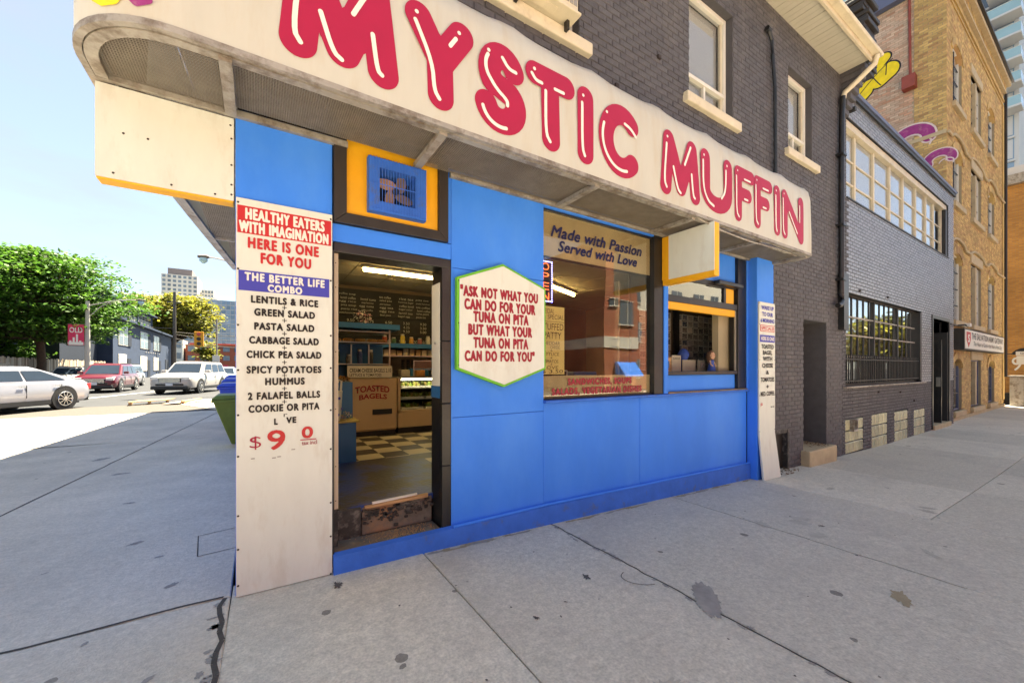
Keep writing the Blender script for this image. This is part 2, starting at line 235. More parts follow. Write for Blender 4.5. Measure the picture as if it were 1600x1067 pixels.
# ------------------------------------------------------------------ mesh helpers
class MB:
    def __init__(s): s.v = []; s.f = []; s.m = []; s.t = []
    def add(s, vs, fs, m=0, t=0.0):
        k = len(s.v); s.v += [tuple(p) for p in vs]; s.f += [tuple(i + k for i in f) for f in fs]; s.m += [m] * len(fs); s.t += [t] * len(fs); return s
    def box(s, x0, x1, y0, y1, z0, z1, m=0, t=0.0, skip=()):
        vs = [(x0, y0, z0), (x1, y0, z0), (x1, y1, z0), (x0, y1, z0), (x0, y0, z1), (x1, y0, z1), (x1, y1, z1), (x0, y1, z1)]
        fs = {'b': (0, 3, 2, 1), 't': (4, 5, 6, 7), 'f': (0, 1, 5, 4), 'r': (1, 2, 6, 5), 'k': (2, 3, 7, 6), 'l': (3, 0, 4, 7)}
        return s.add(vs, [v for k, v in fs.items() if k not in skip], m, t)
    def quad(s, a, b, c, d, m=0, t=0.0): return s.add([a, b, c, d], [(0, 1, 2, 3)], m, t)
    def hexa(s, bot, top, m=0, t=0.0):   # two 4-point rings
        return s.add(list(bot) + list(top), [(3, 2, 1, 0), (4, 5, 6, 7), (0, 1, 5, 4), (1, 2, 6, 5), (2, 3, 7, 6), (3, 0, 4, 7)], m, t)
    def prism(s, pts, vec, m=0, t=0.0):
        n = len(pts); vec = Vector(vec); q = [tuple(Vector(p) + vec) for p in pts]
        return s.add(list(pts) + q, [tuple(range(n - 1, -1, -1)), tuple(range(n, 2 * n))] + [(i, (i + 1) % n, n + (i + 1) % n, n + i) for i in range(n)], m, t)
    def bar(s, p, q, a, b=None, m=0, up=(0, 0, 1), t=0.0):
        p = Vector(p); q = Vector(q); b = b or a; d = (q - p).normalized(); u = Vector(up)
        if abs(d.dot(u)) > .98: u = Vector((0, 1, 0))
        x = d.cross(u).normalized() * a / 2; y = d.cross(x).normalized() * b / 2
        r = lambda c: [tuple(c - x - y), tuple(c + x - y), tuple(c + x + y), tuple(c - x + y)]
        return s.hexa(r(p), r(q), m, t)
    def tube(s, path, r, n=8, m=0, cap=True, t=0.0):
        P = [Vector(p) for p in path]; rs = r if isinstance(r, (list, tuple)) else [r] * len(P); k = len(s.v); N = len(P)
        for i, p in enumerate(P):
            d = (P[min(i + 1, N - 1)] - P[max(i - 1, 0)]).normalized(); u = Vector((0, 0, 1)) if abs(d.z) < .95 else Vector((0, 1, 0))
            x = d.cross(u).normalized(); y = d.cross(x).normalized()
            for j in range(n):
                a = 2 * math.pi * j / n; s.v.append(tuple(p + (x * math.cos(a) + y * math.sin(a)) * rs[i]))
        for i in range(N - 1):
            for j in range(n):
                s.f.append((k + i * n + j, k + i * n + (j + 1) % n, k + (i + 1) * n + (j + 1) % n, k + (i + 1) * n + j)); s.m.append(m); s.t.append(t)
        if cap:
            s.f.append(tuple(k + j for j in range(n - 1, -1, -1))); s.m.append(m); s.t.append(t)
            s.f.append(tuple(k + (N - 1) * n + j for j in range(n))); s.m.append(m); s.t.append(t)
        return s
    def cyl(s, p, q, r0, r1=None, n=16, m=0): return s.tube([p, q], [r0, r0 if r1 is None else r1], n, m)
    def build(s, name, mats, parent=None, smooth=False, bevel=0, seg=2):
        me = bpy.data.meshes.new(name); me.from_pydata(s.v, [], s.f)
        mats = mats if isinstance(mats, (list, tuple)) else [mats]
        for x in mats: me.materials.append(x)
        if len(mats) > 1: me.polygons.foreach_set('material_index', s.m)
        if any(s.t):
            at = me.attributes.new('tint', 'FLOAT', 'FACE'); at.data.foreach_set('value', s.t)
        if smooth:
            me.polygons.foreach_set('use_smooth', [True] * len(me.polygons)); me.set_sharp_from_angle(angle=R(38))
        me.update()
        return link(name, me, parent, bevel, seg)
def link(name, me, parent=None, bevel=0, seg=2):
    o = bpy.data.objects.new(name, me); COL.objects.link(o)
    if parent is not None: o.parent = parent
    if bevel:
        b = o.modifiers.new('bevel', 'BEVEL'); b.width = bevel; b.segments = seg; b.limit_method = 'ANGLE'; b.angle_limit = R(40)
    return o
def tag(o, label=None, cat=None, group=None, kind=None):
    if label: o['label'] = label
    if cat: o['category'] = cat
    if group: o['group'] = group
    if kind: o['kind'] = kind
    return o
def thing(name, label, cat, group=None, loc=(0, 0, 0)):
    o = bpy.data.objects.new(name, None); COL.objects.link(o); o.location = loc; o.empty_display_size = .1
    return tag(o, label, cat, group)
def B(name, mat, parent, *boxes, bevel=0, t=0.0):
    b = MB()
    for bx in boxes: b.box(*bx)
    return b.build(name, mat, parent, bevel=bevel)
def lbl(o, s): o['label'] = s; return o

_tc = [0]
def text(s, x0, x1, z0, z1, y, mat, parent, off=.02, shear=0, name='lettering', face='Y', sp=1.0, keep=False, extr=0.0, curve=None):
    """text fitted into the rectangle x0..x1, z0..z1 on a plane facing -Y at y (face 'X': facing -X at x=y, u runs along Y)"""
    c = bpy.data.curves.new('lettering', 'FONT'); c.body = s; c.size = 1; c.offset = off; c.shear = shear; c.align_x = 'LEFT'; c.space_character = sp; c.extrude = 0; c.resolution_u = 4
    o = bpy.data.objects.new('tmp_text', c); COL.objects.link(o); bpy.context.view_layer.update()
    dg = bpy.context.evaluated_depsgraph_get(); me = bpy.data.meshes.new_from_object(o.evaluated_get(dg)); bpy.data.objects.remove(o)
    n = len(me.vertices)
    if n == 0: return None
    co = np.empty(n * 3); me.vertices.foreach_get('co', co); co = co.reshape(-1, 3)
    a0, a1 = co[:, 0].min(), co[:, 0].max(); b0, b1 = co[:, 1].min(), co[:, 1].max()
    u = (co[:, 0] - a0) / (a1 - a0) ; v = (co[:, 1] - b0) / max(b1 - b0, 1e-6)
    if keep: 
        k = (z1 - z0) / max(b1 - b0, 1e-6); w_ = (a1 - a0) * k; cx = (x0 + x1) / 2; x0, x1 = cx - w_ / 2, cx + w_ / 2
    U = x0 + u * (x1 - x0); V = z0 + v * (z1 - z0)
    if curve: V = V - curve * (2 * u - 1) ** 2
    if face == 'Y': P = np.stack([U, np.full(n, y), V], 1)
    elif face == 'X': P = np.stack([np.full(n, y), -U, V], 1)
    elif face == 'Xp': P = np.stack([np.full(n, y), U, V], 1)
    me.vertices.foreach_set('co', P.ravel()); me.materials.clear(); me.materials.append(mat); me.name = name; me.update()
    return link(name, me, parent)

def boldtext(s, x0, x1, z0, z1, y, mat, parent, r=.006, sp=1.22, name='lettering', off=.0, shear=0, h=None):
    """fitted text whose strokes are thickened by r metres (heavy poster lettering)"""
    o = text(s, x0 + r, x1 - r, z0 + r, z1 - r, y, mat, parent, off, shear, name, 'Y', sp); me = o.data
    co = np.array([v.co[:] for v in me.vertices])[:, [0, 2]]; me.calc_loop_triangles(); tr = np.array([t.vertices[:] for t in me.loop_triangles])
    cnt = {}
    for p in me.polygons:
        for e in p.edge_keys: cnt[e] = cnt.get(e, 0) + 1
    ed = [e for e, c in cnt.items() if c == 1]; h = h or (z1 - z0) / 15
    nx = int((x1 - x0) / h) + 5; nz = int((z1 - z0) / h) + 5
    xs_ = x0 - 2 * h + h * np.arange(nx); zs_ = z0 - 2 * h + h * np.arange(nz); X, Z = np.meshgrid(xs_, zs_, indexing='ij'); D = np.full(X.shape, 9.0)
    for a, b in ed:
        (ax, az), (bx, bz) = co[a], co[b]; i0 = max(0, int((min(ax, bx) - r - 2 * h - xs_[0]) / h)); i1 = min(nx, int((max(ax, bx) + r + 2 * h - xs_[0]) / h) + 2); sx, sz = X[i0:i1], Z[i0:i1]
        dx, dz = bx - ax, bz - az; t = np.clip(((sx - ax) * dx + (sz - az) * dz) / (dx * dx + dz * dz + 1e-12), 0, 1); D[i0:i1] = np.minimum(D[i0:i1], np.hypot(sx - ax - t * dx, sz - az - t * dz) - r)
    for a, b, c in tr:
        (ax, az), (bx, bz), (cx, cz) = co[a], co[b], co[c]; i0 = max(0, int((min(ax, bx, cx) - xs_[0]) / h)); i1 = min(nx, int((max(ax, bx, cx) - xs_[0]) / h) + 2); sx, sz = X[i0:i1], Z[i0:i1]
        d1 = (bx - ax) * (sz - az) - (bz - az) * (sx - ax); d2 = (cx - bx) * (sz - bz) - (cz - bz) * (sx - bx); d3 = (ax - cx) * (sz - cz) - (az - cz) * (sx - cx)
        q = ((d1 >= 0) & (d2 >= 0) & (d3 >= 0)) | ((d1 <= 0) & (d2 <= 0) & (d3 <= 0)); D[i0:i1][q] = np.minimum(D[i0:i1][q], -r * .8)
    V, F = march(X, Z, D); m2 = bpy.data.meshes.new(name); m2.from_pydata([(x, y, z) for x, z in V], [], F); m2.materials.append(mat); o.data = m2
    bpy.data.meshes.remove(me); return o
def contour(strokes, h, smoothk=0.0):
    """flat outline (marching squares) of a union of round strokes [(pts, radius)] in 2-D; returns verts, faces"""
    allp = np.array([p for s, r in strokes for p in s]); rm = max(r for s, r in strokes) + 2 * h
    x0, z0 = allp.min(0) - rm; x1, z1 = allp.max(0) + rm
    nx = int((x1 - x0) / h) + 2; nz = int((z1 - z0) / h) + 2
    X, Z = np.meshgrid(x0 + h * np.arange(nx), z0 + h * np.arange(nz), indexing='ij'); D = np.full(X.shape, 9.0)
    for s, r in strokes:
        if len(s) == 1: D = np.minimum(D, np.hypot(X - s[0][0], Z - s[0][1]) - r)
        for (ax, az), (bx, bz) in zip(s[:-1], s[1:]):
            dx, dz = bx - ax, bz - az; t = np.clip(((X - ax) * dx + (Z - az) * dz) / (dx * dx + dz * dz + 1e-12), 0, 1)
            D = np.minimum(D, np.hypot(X - ax - t * dx, Z - az - t * dz) - r)
    return march(X, Z, D)
def march(X, Z, D):
    nx, nz = X.shape; V = []; F = []; idx = {}
    def vert(key, p):
        if key not in idx: idx[key] = len(V); V.append(p)
        return idx[key]
    ins = D < 0
    for i in range(nx - 1):
        for j in range(nz - 1):
            c = [(i, j), (i + 1, j), (i + 1, j + 1), (i, j + 1)]; s = [ins[a] for a in c]
            if not any(s): continue
            poly = []
            for k in range(4):
                a, b = c[k], c[(k + 1) % 4]
                if s[k]: poly.append(vert(a, (X[a], Z[a])))
                if s[k] != s[(k + 1) % 4]:
                    t = D[a] / (D[a] - D[b]); key = (min(a, b), max(a, b)); poly.append(vert(key, (X[a] + t * (X[b] - X[a]), Z[a] + t * (Z[b] - Z[a]))))
            if len(poly) >= 3: F.append(tuple(poly))
    return V, F
def chaikin(p, k=2):
    for _ in range(k):
        if len(p) < 3: return p
        q = [p[0]]
        for a, b in zip(p[:-1], p[1:]): q += [(a[0] * .75 + b[0] * .25, a[1] * .75 + b[1] * .25), (a[0] * .25 + b[0] * .75, a[1] * .25 + b[1] * .75)]
        p = q + [p[-1]]
    return p
def arc(cx, cz, rx, rz, a0, a1, n=10): return [(cx + rx * math.cos(R(a0 + (a1 - a0) * i / n)), cz + rz * math.sin(R(a0 + (a1 - a0) * i / n))) for i in range(n + 1)]

def cuts_wall(mb, u0, u1, z0, z1, openings, mapf, depth, m=0):
    """front sheet with holes and reveals; mapf(u, d, z) -> point, d = depth behind the face"""
    us = sorted({u0, u1, *[min(max(v, u0), u1) for o in openings for v in o[:2]]}); zs = sorted({z0, z1, *[min(max(v, z0), z1) for o in openings for v in o[2:]]})
    for a, b in zip(us[:-1], us[1:]):
        for c, d in zip(zs[:-1], zs[1:]):
            mu, mz = (a + b) / 2, (c + d) / 2
            if any(o[0] < mu < o[1] and o[2] < mz < o[3] for o in openings): continue
            mb.quad(mapf(a, 0, c), mapf(b, 0, c), mapf(b, 0, d), mapf(a, 0, d), m)
    for a, b, c, d in openings:
        mb.quad(mapf(a, 0, c), mapf(a, depth, c), mapf(a, depth, d), mapf(a, 0, d), m); mb.quad(mapf(b, 0, c), mapf(b, depth, c), mapf(b, depth, d), mapf(b, 0, d), m)
        mb.quad(mapf(a, 0, c), mapf(b, 0, c), mapf(b, depth, c), mapf(a, depth, c), m); mb.quad(mapf(a, 0, d), mapf(b, 0, d), mapf(b, depth, d), mapf(a, depth, d), m)
def bricks(u0, u1, z0, z1, openings, bl=.205, bh=.068, j=.010, zbot=None):
    """list of (u0,u1,z0,z1) brick faces in running bond"""
    res = []; row = 0; z = z0
    while z < z1 - .02:
        zt = min(z + bh - j, z1); off = (bl / 2 if row % 2 else 0) + rnd.uniform(-.012, .012); x = u0 - off
        blk = sorted((o[0], o[1]) for o in openings if o[2] < (z + zt) / 2 < o[3])
        while x < u1:
            a, b = max(x, u0), min(x + bl - j, u1); segs = [(a, b)]
            for o0, o1 in blk:
                ns = []
                for p, q in segs:
                    if q <= o0 or p >= o1: ns.append((p, q))
                    else:
                        if p < o0: ns.append((p, o0))
                        if q > o1: ns.append((o1, q))
                segs = ns
            for p, q in segs:
                if q - p > .03 and (zbot is None or zt > zbot(p) + .01): res.append((p, q, max(z, zbot(p)) if zbot else z, zt))
            x += bl
        z += bh; row += 1
    return res
def brick_geo(mb, b, mapf, proud=.008, t=0, jit=.003, ch=.004):
    p, q, z, zt = b; d = -proud - rnd.uniform(0, jit)
    o = [mapf(p, 0, z), mapf(q, 0, z), mapf(q, 0, zt), mapf(p, 0, zt)]; i = [mapf(p + ch, d, z + ch), mapf(q - ch, d, z + ch), mapf(q - ch, d, zt - ch), mapf(p + ch, d, zt - ch)]
    mb.add(o + i, [(4, 5, 6, 7), (0, 1, 5, 4), (1, 2, 6, 5), (2, 3, 7, 6), (3, 0, 4, 7)], 0, t)
def put_bricks(bs, mapf, mat, parent, label_stuff, near=None, nmax=0, **kw):
    bs = list(bs); cen = lambda b: (Vector(mapf((b[0] + b[1]) / 2, 0, (b[2] + b[3]) / 2)) - CAM).length
    single = []
    if nmax:
        cand = sorted([b for b in bs if b[1] - b[0] > .12 and (near is None or near(b))], key=cen)[:nmax]; ids = {id(b) for b in cand}; single = cand; bs = [b for b in bs if id(b) not in ids]
    mb = MB()
    for b in bs: brick_geo(mb, b, mapf, t=rnd.uniform(.01, .99), **kw)
    if bs: o = mb.build('bricks', mat, parent); o['kind'] = 'stuff'; o['label'] = label_stuff
    meshes = {}
    for b in single:
        key = (round((b[1] - b[0]) * 50), round((b[3] - b[2]) * 100), rnd.randrange(3))
        if key not in meshes:
            m2 = MB(); wd = b[1] - b[0]; hh = b[3] - b[2]; p0 = Vector(mapf(0, 0, 0)); mf = lambda u, d, z: tuple(Vector(mapf(u, d, z)) - p0)
            brick_geo(m2, (-wd / 2, wd / 2, -hh / 2, hh / 2), mf, **kw); me = bpy.data.meshes.new('brick'); me.from_pydata(m2.v, [], m2.f); me.materials.append(mat); meshes[key] = me
        o = bpy.data.objects.new('brick', meshes[key]); COL.objects.link(o); o.parent = parent; o.location = mapf((b[0] + b[1]) / 2, 0, (b[2] + b[3]) / 2)
def gz(x): return float(np.interp(x, [-1, 0, 1, 6, 9, 12, 100], [0, -.01, -.02, -.18, -.27, -.32, -.33]))
def screws(parent, pts, y, r=.008):
    for x, z in pts: MB().cyl((x, y, z), (x, y - .004, z), r, r * .6, 10).build('screw', M['screw'], parent)
# ------------------------------------------------------------------ ground, road, pavement
def struct(o, label=None): o['kind'] = 'structure'; return o
g = MB(); g.quad((-900, -900, -.42), (900, -900, -.42), (900, 900, -.42), (-900, 900, -.42)); struct(g.build('ground', M['asphalt']))
rd = MB(); xs = [-60, -30, -12, -6, -1, 0, 1, 3, 6, 9, 12, 30, 110]
for a, b in zip(xs[:-1], xs[1:]): rd.quad((a, -15, gz(a) - .14), (b, -15, gz(b) - .14), (b, -4.3, gz(b) - .14), (a, -4.3, gz(a) - .14))
struct(rd.build('front_road', M['paleroad']))
rd = MB(); rd.quad((-60, 5, -.03), (.0, 5, -.03), (.0, 320, -.03), (-60, 320, -.03)); struct(rd.build('side_road', M['asphalt']))
lm = MB()
for (x0, y0), (x1, y1) in (((-6.75, 22.9), (-5.1, 29)), ((-4.9, 30), (-3.4, 37)), ((-9.2, 24.5), (-8.6, 31)), ((-9.6, 35), (-9.2, 44))):
    d = Vector((x1 - x0, y1 - y0, 0)).normalized(); n_ = Vector((-d.y, d.x, 0)) * .07
    lm.quad((x0 - n_.x, y0 - n_.y, -.026), (x1 - n_.x, y1 - n_.y, -.026), (x1 + n_.x, y1 + n_.y, -.026), (x0 + n_.x, y0 + n_.y, -.026))
struct(lm.build('lane_marking', M['roadpaint']))
ob = MB(); ob.quad((-20, -17.5, -.44), (110, -17.5, -.33), (110, -15, -.33), (-20, -15, -.2)); struct(ob.build('opposite_pavement', M['concrete2']))

def slab(name, pts, parent, mat, top, th=.06, inset=.004):
    cx = sum(p[0] for p in pts) / len(pts); cy = sum(p[1] for p in pts) / len(pts)
    q = []
    for x, y in pts:
        q.append((x - math.copysign(inset, x - cx), y - math.copysign(inset, y - cy)))
    b = MB(); r = .006; up = []
    for x, y in q:
        up.append((x - math.copysign(r, x - cx), y - math.copysign(r, y - cy)))
    n = len(q)
    vs = [(x, y, top(x) - th) for x, y in q] + [(x, y, top(x) - .005) for x, y in q] + [(x, y, top(x)) for x, y in up]
    fs = [(i, (i + 1) % n, n + (i + 1) % n, n + i) for i in range(n)] + [(n + i, n + (i + 1) % n, 2 * n + (i + 1) % n, 2 * n + i) for i in range(n)] + [tuple(range(2 * n, 3 * n))]
    b.add(vs, fs, 0, rnd.uniform(.05, .95)); o = b.build(name, mat, parent); return o
pav = MB(); xs = [-1, 0, 1, 2.5, 4.3, 6, 8, 9, 10, 12, 14, 40, 110]
for a, b in zip(xs[:-1], xs[1:]): pav.quad((a, -4.3, gz(a) - .022), (b, -4.3, gz(b) - .022), (b, .2, gz(b) - .022), (a, .2, gz(a) - .022))
pav = struct(pav.build('front_pavement', M['joint']))
js = [-.02, 1.18, 2.42, 4.2, 6.0, 8.0, 10.0, 12.0, 14.2, 16.4, 18.6, 21, 23.4, 26, 29, 33, 38, 46]
for a, b in zip(js[:-1], js[1:]):
    if a < 6: slab('pavement_slab', [(a + .03, -4.2), (b + .03 if b < 6 else b, -4.2), (b, .15), (a, .15)] if a > 0 else [(-.12, -4.2), (b + .03, -4.2), (b, .15), (-.02, .15)], pav, M['concrete'], gz)
    else:
        slab('pavement_slab', [(a, -4.2), (b, -4.2), (b, -1.84), (a, -1.84)], pav, M['concrete'], gz); slab('pavement_slab', [(a, -1.84), (b, -1.84), (b, .15), (a, .15)], pav, M['concrete'], gz)
kb = MB()
for a, b in zip(xs[:-1], xs[1:]): kb.hexa([(a, -4.45, gz(a) - .16), (b, -4.45, gz(b) - .16), (b, -4.215, gz(b) - .16), (a, -4.215, gz(a) - .16)], [(a, -4.45, gz(a)), (b, -4.45, gz(b)), (b, -4.215, gz(b)), (a, -4.215, gz(a))])
kb.build('kerb', M['concrete2'], pav)
pl = MB(); pl.quad((-30, -4.2, -.022), (-.02, -4.2, -.022), (-.02, 18, -.022), (-30, 14.2, -.022)); pl = struct(pl.build('corner_plaza', M['joint']))
zf = lambda x: -.004
ln = lambda y: -2.2 + .1 * y           # the long slanting joint
slab('plaza_slab', [(-3.4, -4.2), (-.05, -4.2), (-.02, .0), (-3.4, .03)], pl, M['concrete2'], zf, inset=.006)
slab('plaza_slab', [(-7, -4.2), (-3.4, -4.2), (-3.4, .03), (-7, .06)], pl, M['concrete2'], zf, inset=.006)
for y0, y1 in ((.0, 7.2), (7.2, 13.3)):
    slab('plaza_slab', [(ln(y0), y0), (-.02, y0), (-.02, y1), (ln(y1), y1)], pl, M['concrete2'], zf, inset=.005)
    slab('plaza_slab', [(-6.3, y0 + .05), (ln(y0), y0), (ln(y1), y1), (-6.3, y1 + .4)], pl, M['concrete2'], zf, inset=.005)
    slab('plaza_slab', [(-14, y0 + .05), (-6.3, y0 + .05), (-6.3, y1 + .4), (-14, y1 + .5)], pl, M['concrete2'], zf, inset=.005)
slab('plaza_slab', [(ln(13.3), 13.3), (-.02, 13.3), (-.02, 21.5), (-2.9, 18)], pl, M['concrete2'], zf, inset=.005)
# marks on the pavement: cut lines, patches, gum, stains (flat things pressed on the concrete)
def blob(name, x, y, rx, ry, mat, rot=0, n=26, jag=.25, dz=.0025, top=gz, parent=None):
    b = MB(); vs = []
    for i in range(n):
        a = 2 * math.pi * i / n; k = 1 + rnd.uniform(-jag, jag); px = rx * k * math.cos(a); py = ry * k * math.sin(a)
        X = x + px * math.cos(rot) - py * math.sin(rot); Y = y + px * math.sin(rot) + py * math.cos(rot); vs.append((X, Y, top(X) + dz))
    b.add(vs, [tuple(range(n))]); return b.build(name, mat, parent)
blob('tar_patch', 2.50, -1.52, .20, .075, M['patch'], .75, 60, jag=.14, parent=pav)
blob('pavement_stain', 3.64, -2.16, .11, .05, M['brownstain'], .5, 40, .35, parent=pav)
for x, y, r in ((2.02, -.94, .045), (1.70, -1.10, .013), (1.45, -1.14, .022), (1.58, -1.20, .012), (1.38, -.98, .01), (1.9, -1.18, .008), (.55, -.20, .05), (2.0, -.80, .008), (1.2, -.6, .01), (.82, -.63, .012), (4.7, -1.35, .035), (5.6, -.75, .03), (5.1, -2.1, .018), (3.0, -.75, .012), (3.4, -1.2, .01), (7.2, -1.2, .03)):
    blob('gum_mark', x, y, r * .75, r * .5, M['inkstain'], rnd.uniform(0, 3), 30, .45, parent=pav)
cl = MB()
def groove(path, wd=.007, z=gz, mb=cl, sm=2):
    path = chaikin(path, sm)
    for (x0, y0), (x1, y1) in zip(path[:-1], path[1:]):
        d = Vector((x1 - x0, y1 - y0, 0)).normalized(); q = Vector((-d.y, d.x, 0)) * wd / 2
        mb.quad((x0 - q.x, y0 - q.y, z(x0) + .0022), (x1 - q.x, y1 - q.y, z(x1) + .0022), (x1 + q.x, y1 + q.y, z(x1) + .0022), (x0 + q.x, y0 + q.y, z(x0) + .0022))
groove([(2.30, -1.02), (2.235, -1.05), (2.22, -1.11), (2.245, -1.17), (2.30, -1.22), (2.36, -1.24)], .005)

for jx in (2.42, 4.2):
    pth_ = [(jx + rnd.gauss(0, .006), -.05 - k * .07) for k in range(34)]; groove(pth_, .010 if jx < 3 else .005)
cl.build('crack', M['joint'], pav)
for k in range(26): y = -rnd.uniform(.05, 2.3); blob('joint_stain', 2.42 + rnd.gauss(0, .02), y, rnd.uniform(.012, .04), rnd.uniform(.01, .022), M['patch'], 1.5, 18, .4, dz=.0018, parent=pav)
for k in range(34): x = rnd.uniform(.6, 5.9); blob('wall_foot_dirt', x, -.07 - rnd.uniform(0, .03), rnd.uniform(.03, .14), rnd.uniform(.008, .025), M['brownstain'] if k % 2 else M['patch'], 0, 22, .35, dz=.0014 + k * .00002, parent=pav)
for k in range(40): x = rnd.uniform(.3, 7.5); blob('gum_mark', x, -rnd.uniform(.15, 2.5), rnd.uniform(.004, .011), rnd.uniform(.004, .009), M['inkstain'] if k % 3 else M['patch'], 0, 12, .3, dz=.0021, parent=pav)
for k in range(9): blob('pavement_stain', rnd.uniform(.4, 6.5), -rnd.uniform(.4, 2.3), rnd.uniform(.05, .12), rnd.uniform(.03, .07), M['faint'], rnd.uniform(0, 3), 40, .3, dz=.0012, parent=pav)
cl2 = MB(); f0 = lambda x: -.004
groove([(-.02, 1.25), (-.30, 1.2), (-.26, .75), (-.02, .78)], .007, f0, cl2, 0); groove([(-.06 - k * .2, .012 + rnd.gauss(0, .006)) for k in range(30)], .02, f0, cl2, 0); groove([(-.055 + rnd.gauss(0, .008), -.01 - k * .09) for k in range(22)], .024, f0, cl2, 0); groove([(ln(k * .3) + rnd.gauss(0, .006), k * .3) for k in range(44)], .014, f0, cl2, 0); [blob('joint_stain', -.08 + rnd.gauss(0, .02), -rnd.uniform(0, 1.3), rnd.uniform(.01, .035), rnd.uniform(.01, .03), M['patch'], 0, 18, .45, dz=.0018, top=f0, parent=pl) for k in range(26)]; 
cl2.build('crack', M['joint'], pl)
for x, y, r in ((-.7, 1.3, .05), (-1.4, 4.2, .10), (-1.9, 5.5, .12), (-.5, .9, .03), (-.35, .35, .04), (-1.0, 2.6, .05), (-.3, -.6, .03), (-.62, -.12, .02), (-1.1, 1.0, .02), (-2.3, 3.2, .03)):
    blob('gum_mark', x, y, r, r * .5, M['patch'], rnd.uniform(0, 3), 22, .3, dz=.002, top=f0, parent=pl)

# ------------------------------------------------------------------ the brick corner shop building
S = thing('brick_shop_building', 'charcoal painted brick corner building with bright blue ground floor shop front and open doorway', 'building')
mY = lambda y: (lambda u, d, z: (u, y + d, z))
UP_OPEN = [(1.35, 2.80, 4.62, 6.2), (4.62, 5.62, 4.76, 6.22), (7.25, 8.12, 4.87, 6.22)]
DOOR2 = (7.80, 8.72, .0, 2.2)
wl = MB(); cuts_wall(wl, 0, 9.45, 3.2, 6.9, UP_OPEN, mY(.0), .22); wl.build('wall', M['brick1m'], S)
wl = MB(); cuts_wall(wl, 6.3, 9.45, -.4, 3.2, [DOOR2, (6.5, 7.28, -.5, .40)], mY(.0), .55); wl.build('wall', M['brick1m'], S)
bs = bricks(0.0, 9.45, 3.7, 6.9, UP_OPEN, zbot=lambda p: 3.7) + bricks(6.45, 9.45, -.3, 3.7, [DOOR2, (6.5, 7.28, -.5, .40)], zbot=gz)
put_bricks(bs, mY(0), M['brick1'], S, 'charcoal painted bricks of the shop building wall', near=lambda b: (b[0] > 1.2 and b[2] > 3.95 and b[2] < 6.8) or b[0] > 6.7, nmax=300, proud=.006, jit=.005)
# shell so that the sun stays out
B('wall', M['brick1m'], S, (-.0, .25, 2.98, 16, -.3, 6.9, 0), ) if False else None
B('side_wall', M['blue'], S, (.0, .12, .06, 16, -.3, 3.0), (.0, .12, .0, .06, -.1, .05))
B('side_wall', M['brick1m'], S, (.0, .12, .25, 16, 3.0, 6.9))
B('back_wall', M['brick1m'], S, (.12, 9.4, 15.8, 16, -.3, 6.9)); B('party_wall', M['brick1m'], S, (9.3, 9.44, .6, 15.8, -.3, 6.9))
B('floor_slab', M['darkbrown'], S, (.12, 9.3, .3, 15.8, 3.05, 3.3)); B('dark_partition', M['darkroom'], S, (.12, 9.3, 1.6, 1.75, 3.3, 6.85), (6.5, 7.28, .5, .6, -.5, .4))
B('side_wall', M['blue'], S, (.0, .12, .02, .06, .05, 2.95)) 
rf = MB(); rf.prism([(-.45, -.5, 6.95), (-.45, 8, 8.6), (-.45, 16.4, 6.95)], (9.95, 0, 0)); rf.build('roof', M['shingle'], S)
# eaves: ribbed soffit, fascia and gutter
for k in range(36):
    u = 5.2 + k * .115
    if u + .11 < 9.5: B('soffit_board', M['soffit'], S, (u, u + .108, -.44, .02, 6.9 + .002 * (k % 2), 6.93))
B('soffit', M['soffit'], S, (-.5, 5.19, -.44, .02, 6.9, 6.93))
B('fascia', M['trim'], S, (-.5, 9.42, -.475, -.441, 6.86, 7.02))
gt = MB(); prof = [(0, 0), (-.02, -.0), (-.09, -.03), (-.115, -.10), (-.10, -.13), (-.0, -.13)]
gt.prism([(-.5, -.477 + a, 7.03 + b + .04) for a, b in prof], (10.0, 0, 0)); gt.build('gutter', M['trim'], S, bevel=.006)
gt = MB(); gt.tube([(9.36, -.53, 6.93), (9.36, -.50, 6.80), (9.34, -.25, 6.62), (9.30, -.09, 6.50), (9.28, -.07, 6.38)], .045, 10); gt.build('gutter_outlet', M['trim'], S, smooth=True)
dp = MB(); dp.tube([(9.27, -.07, 6.42), (9.22, -.07, 6.1), (9.20, -.07, 5.0), (9.20, -.07, 2.75), (9.17, -.09, 2.62), (9.08, -.10, 2.54), (8.98, -.09, 2.52)], .045, 10)
dp.build('drainpipe', M['black'], S, smooth=True)
B('pipe_bracket', M['black'], S, (9.12, 9.28, -.13, .0, 5.3, 5.34), (9.12, 9.28, -.13, .0, 4.0, 4.04), (9.12, 9.28, -.13, 0, 3.0, 3.04))
B('meter_box', M['black'], S, (9.24, 9.46, -.10, -.005, 2.1, 3.15))
dp = MB(); dp.tube([(6.52, -.05, 6.42), (6.62, -.05, 6.30), (6.64, -.05, 6.1), (6.72, -.05, 5.6), (6.74, -.05, 3.6)], .026, 8); dp.tube([(6.47, -.05, 6.42), (6.56, -.05, 6.42)], .04, 8); dp.build('vent_pipe', M['black'], S, smooth=True)
# corbels and broken chimney at the party wall
cb = MB()
for k in range(7): cb.box(9.36 - .0 * k, 9.62, -.36 + .05 * k, .02, 6.84 - .11 * k, 6.94 - .11 * k)
cb.build('corbel_brick', M['brick1'], S, bevel=.01)
ch = MB()
for k in range(16):
    a = rnd.uniform(-.05, .05); ch.box(9.52 + a, 10.1 + a, -.32 + rnd.uniform(-.05, .05), .45, 6.95 + k * .09, 7.03 + k * .09)
ch.build('chimney', M['blackwood'], S, bevel=.012)
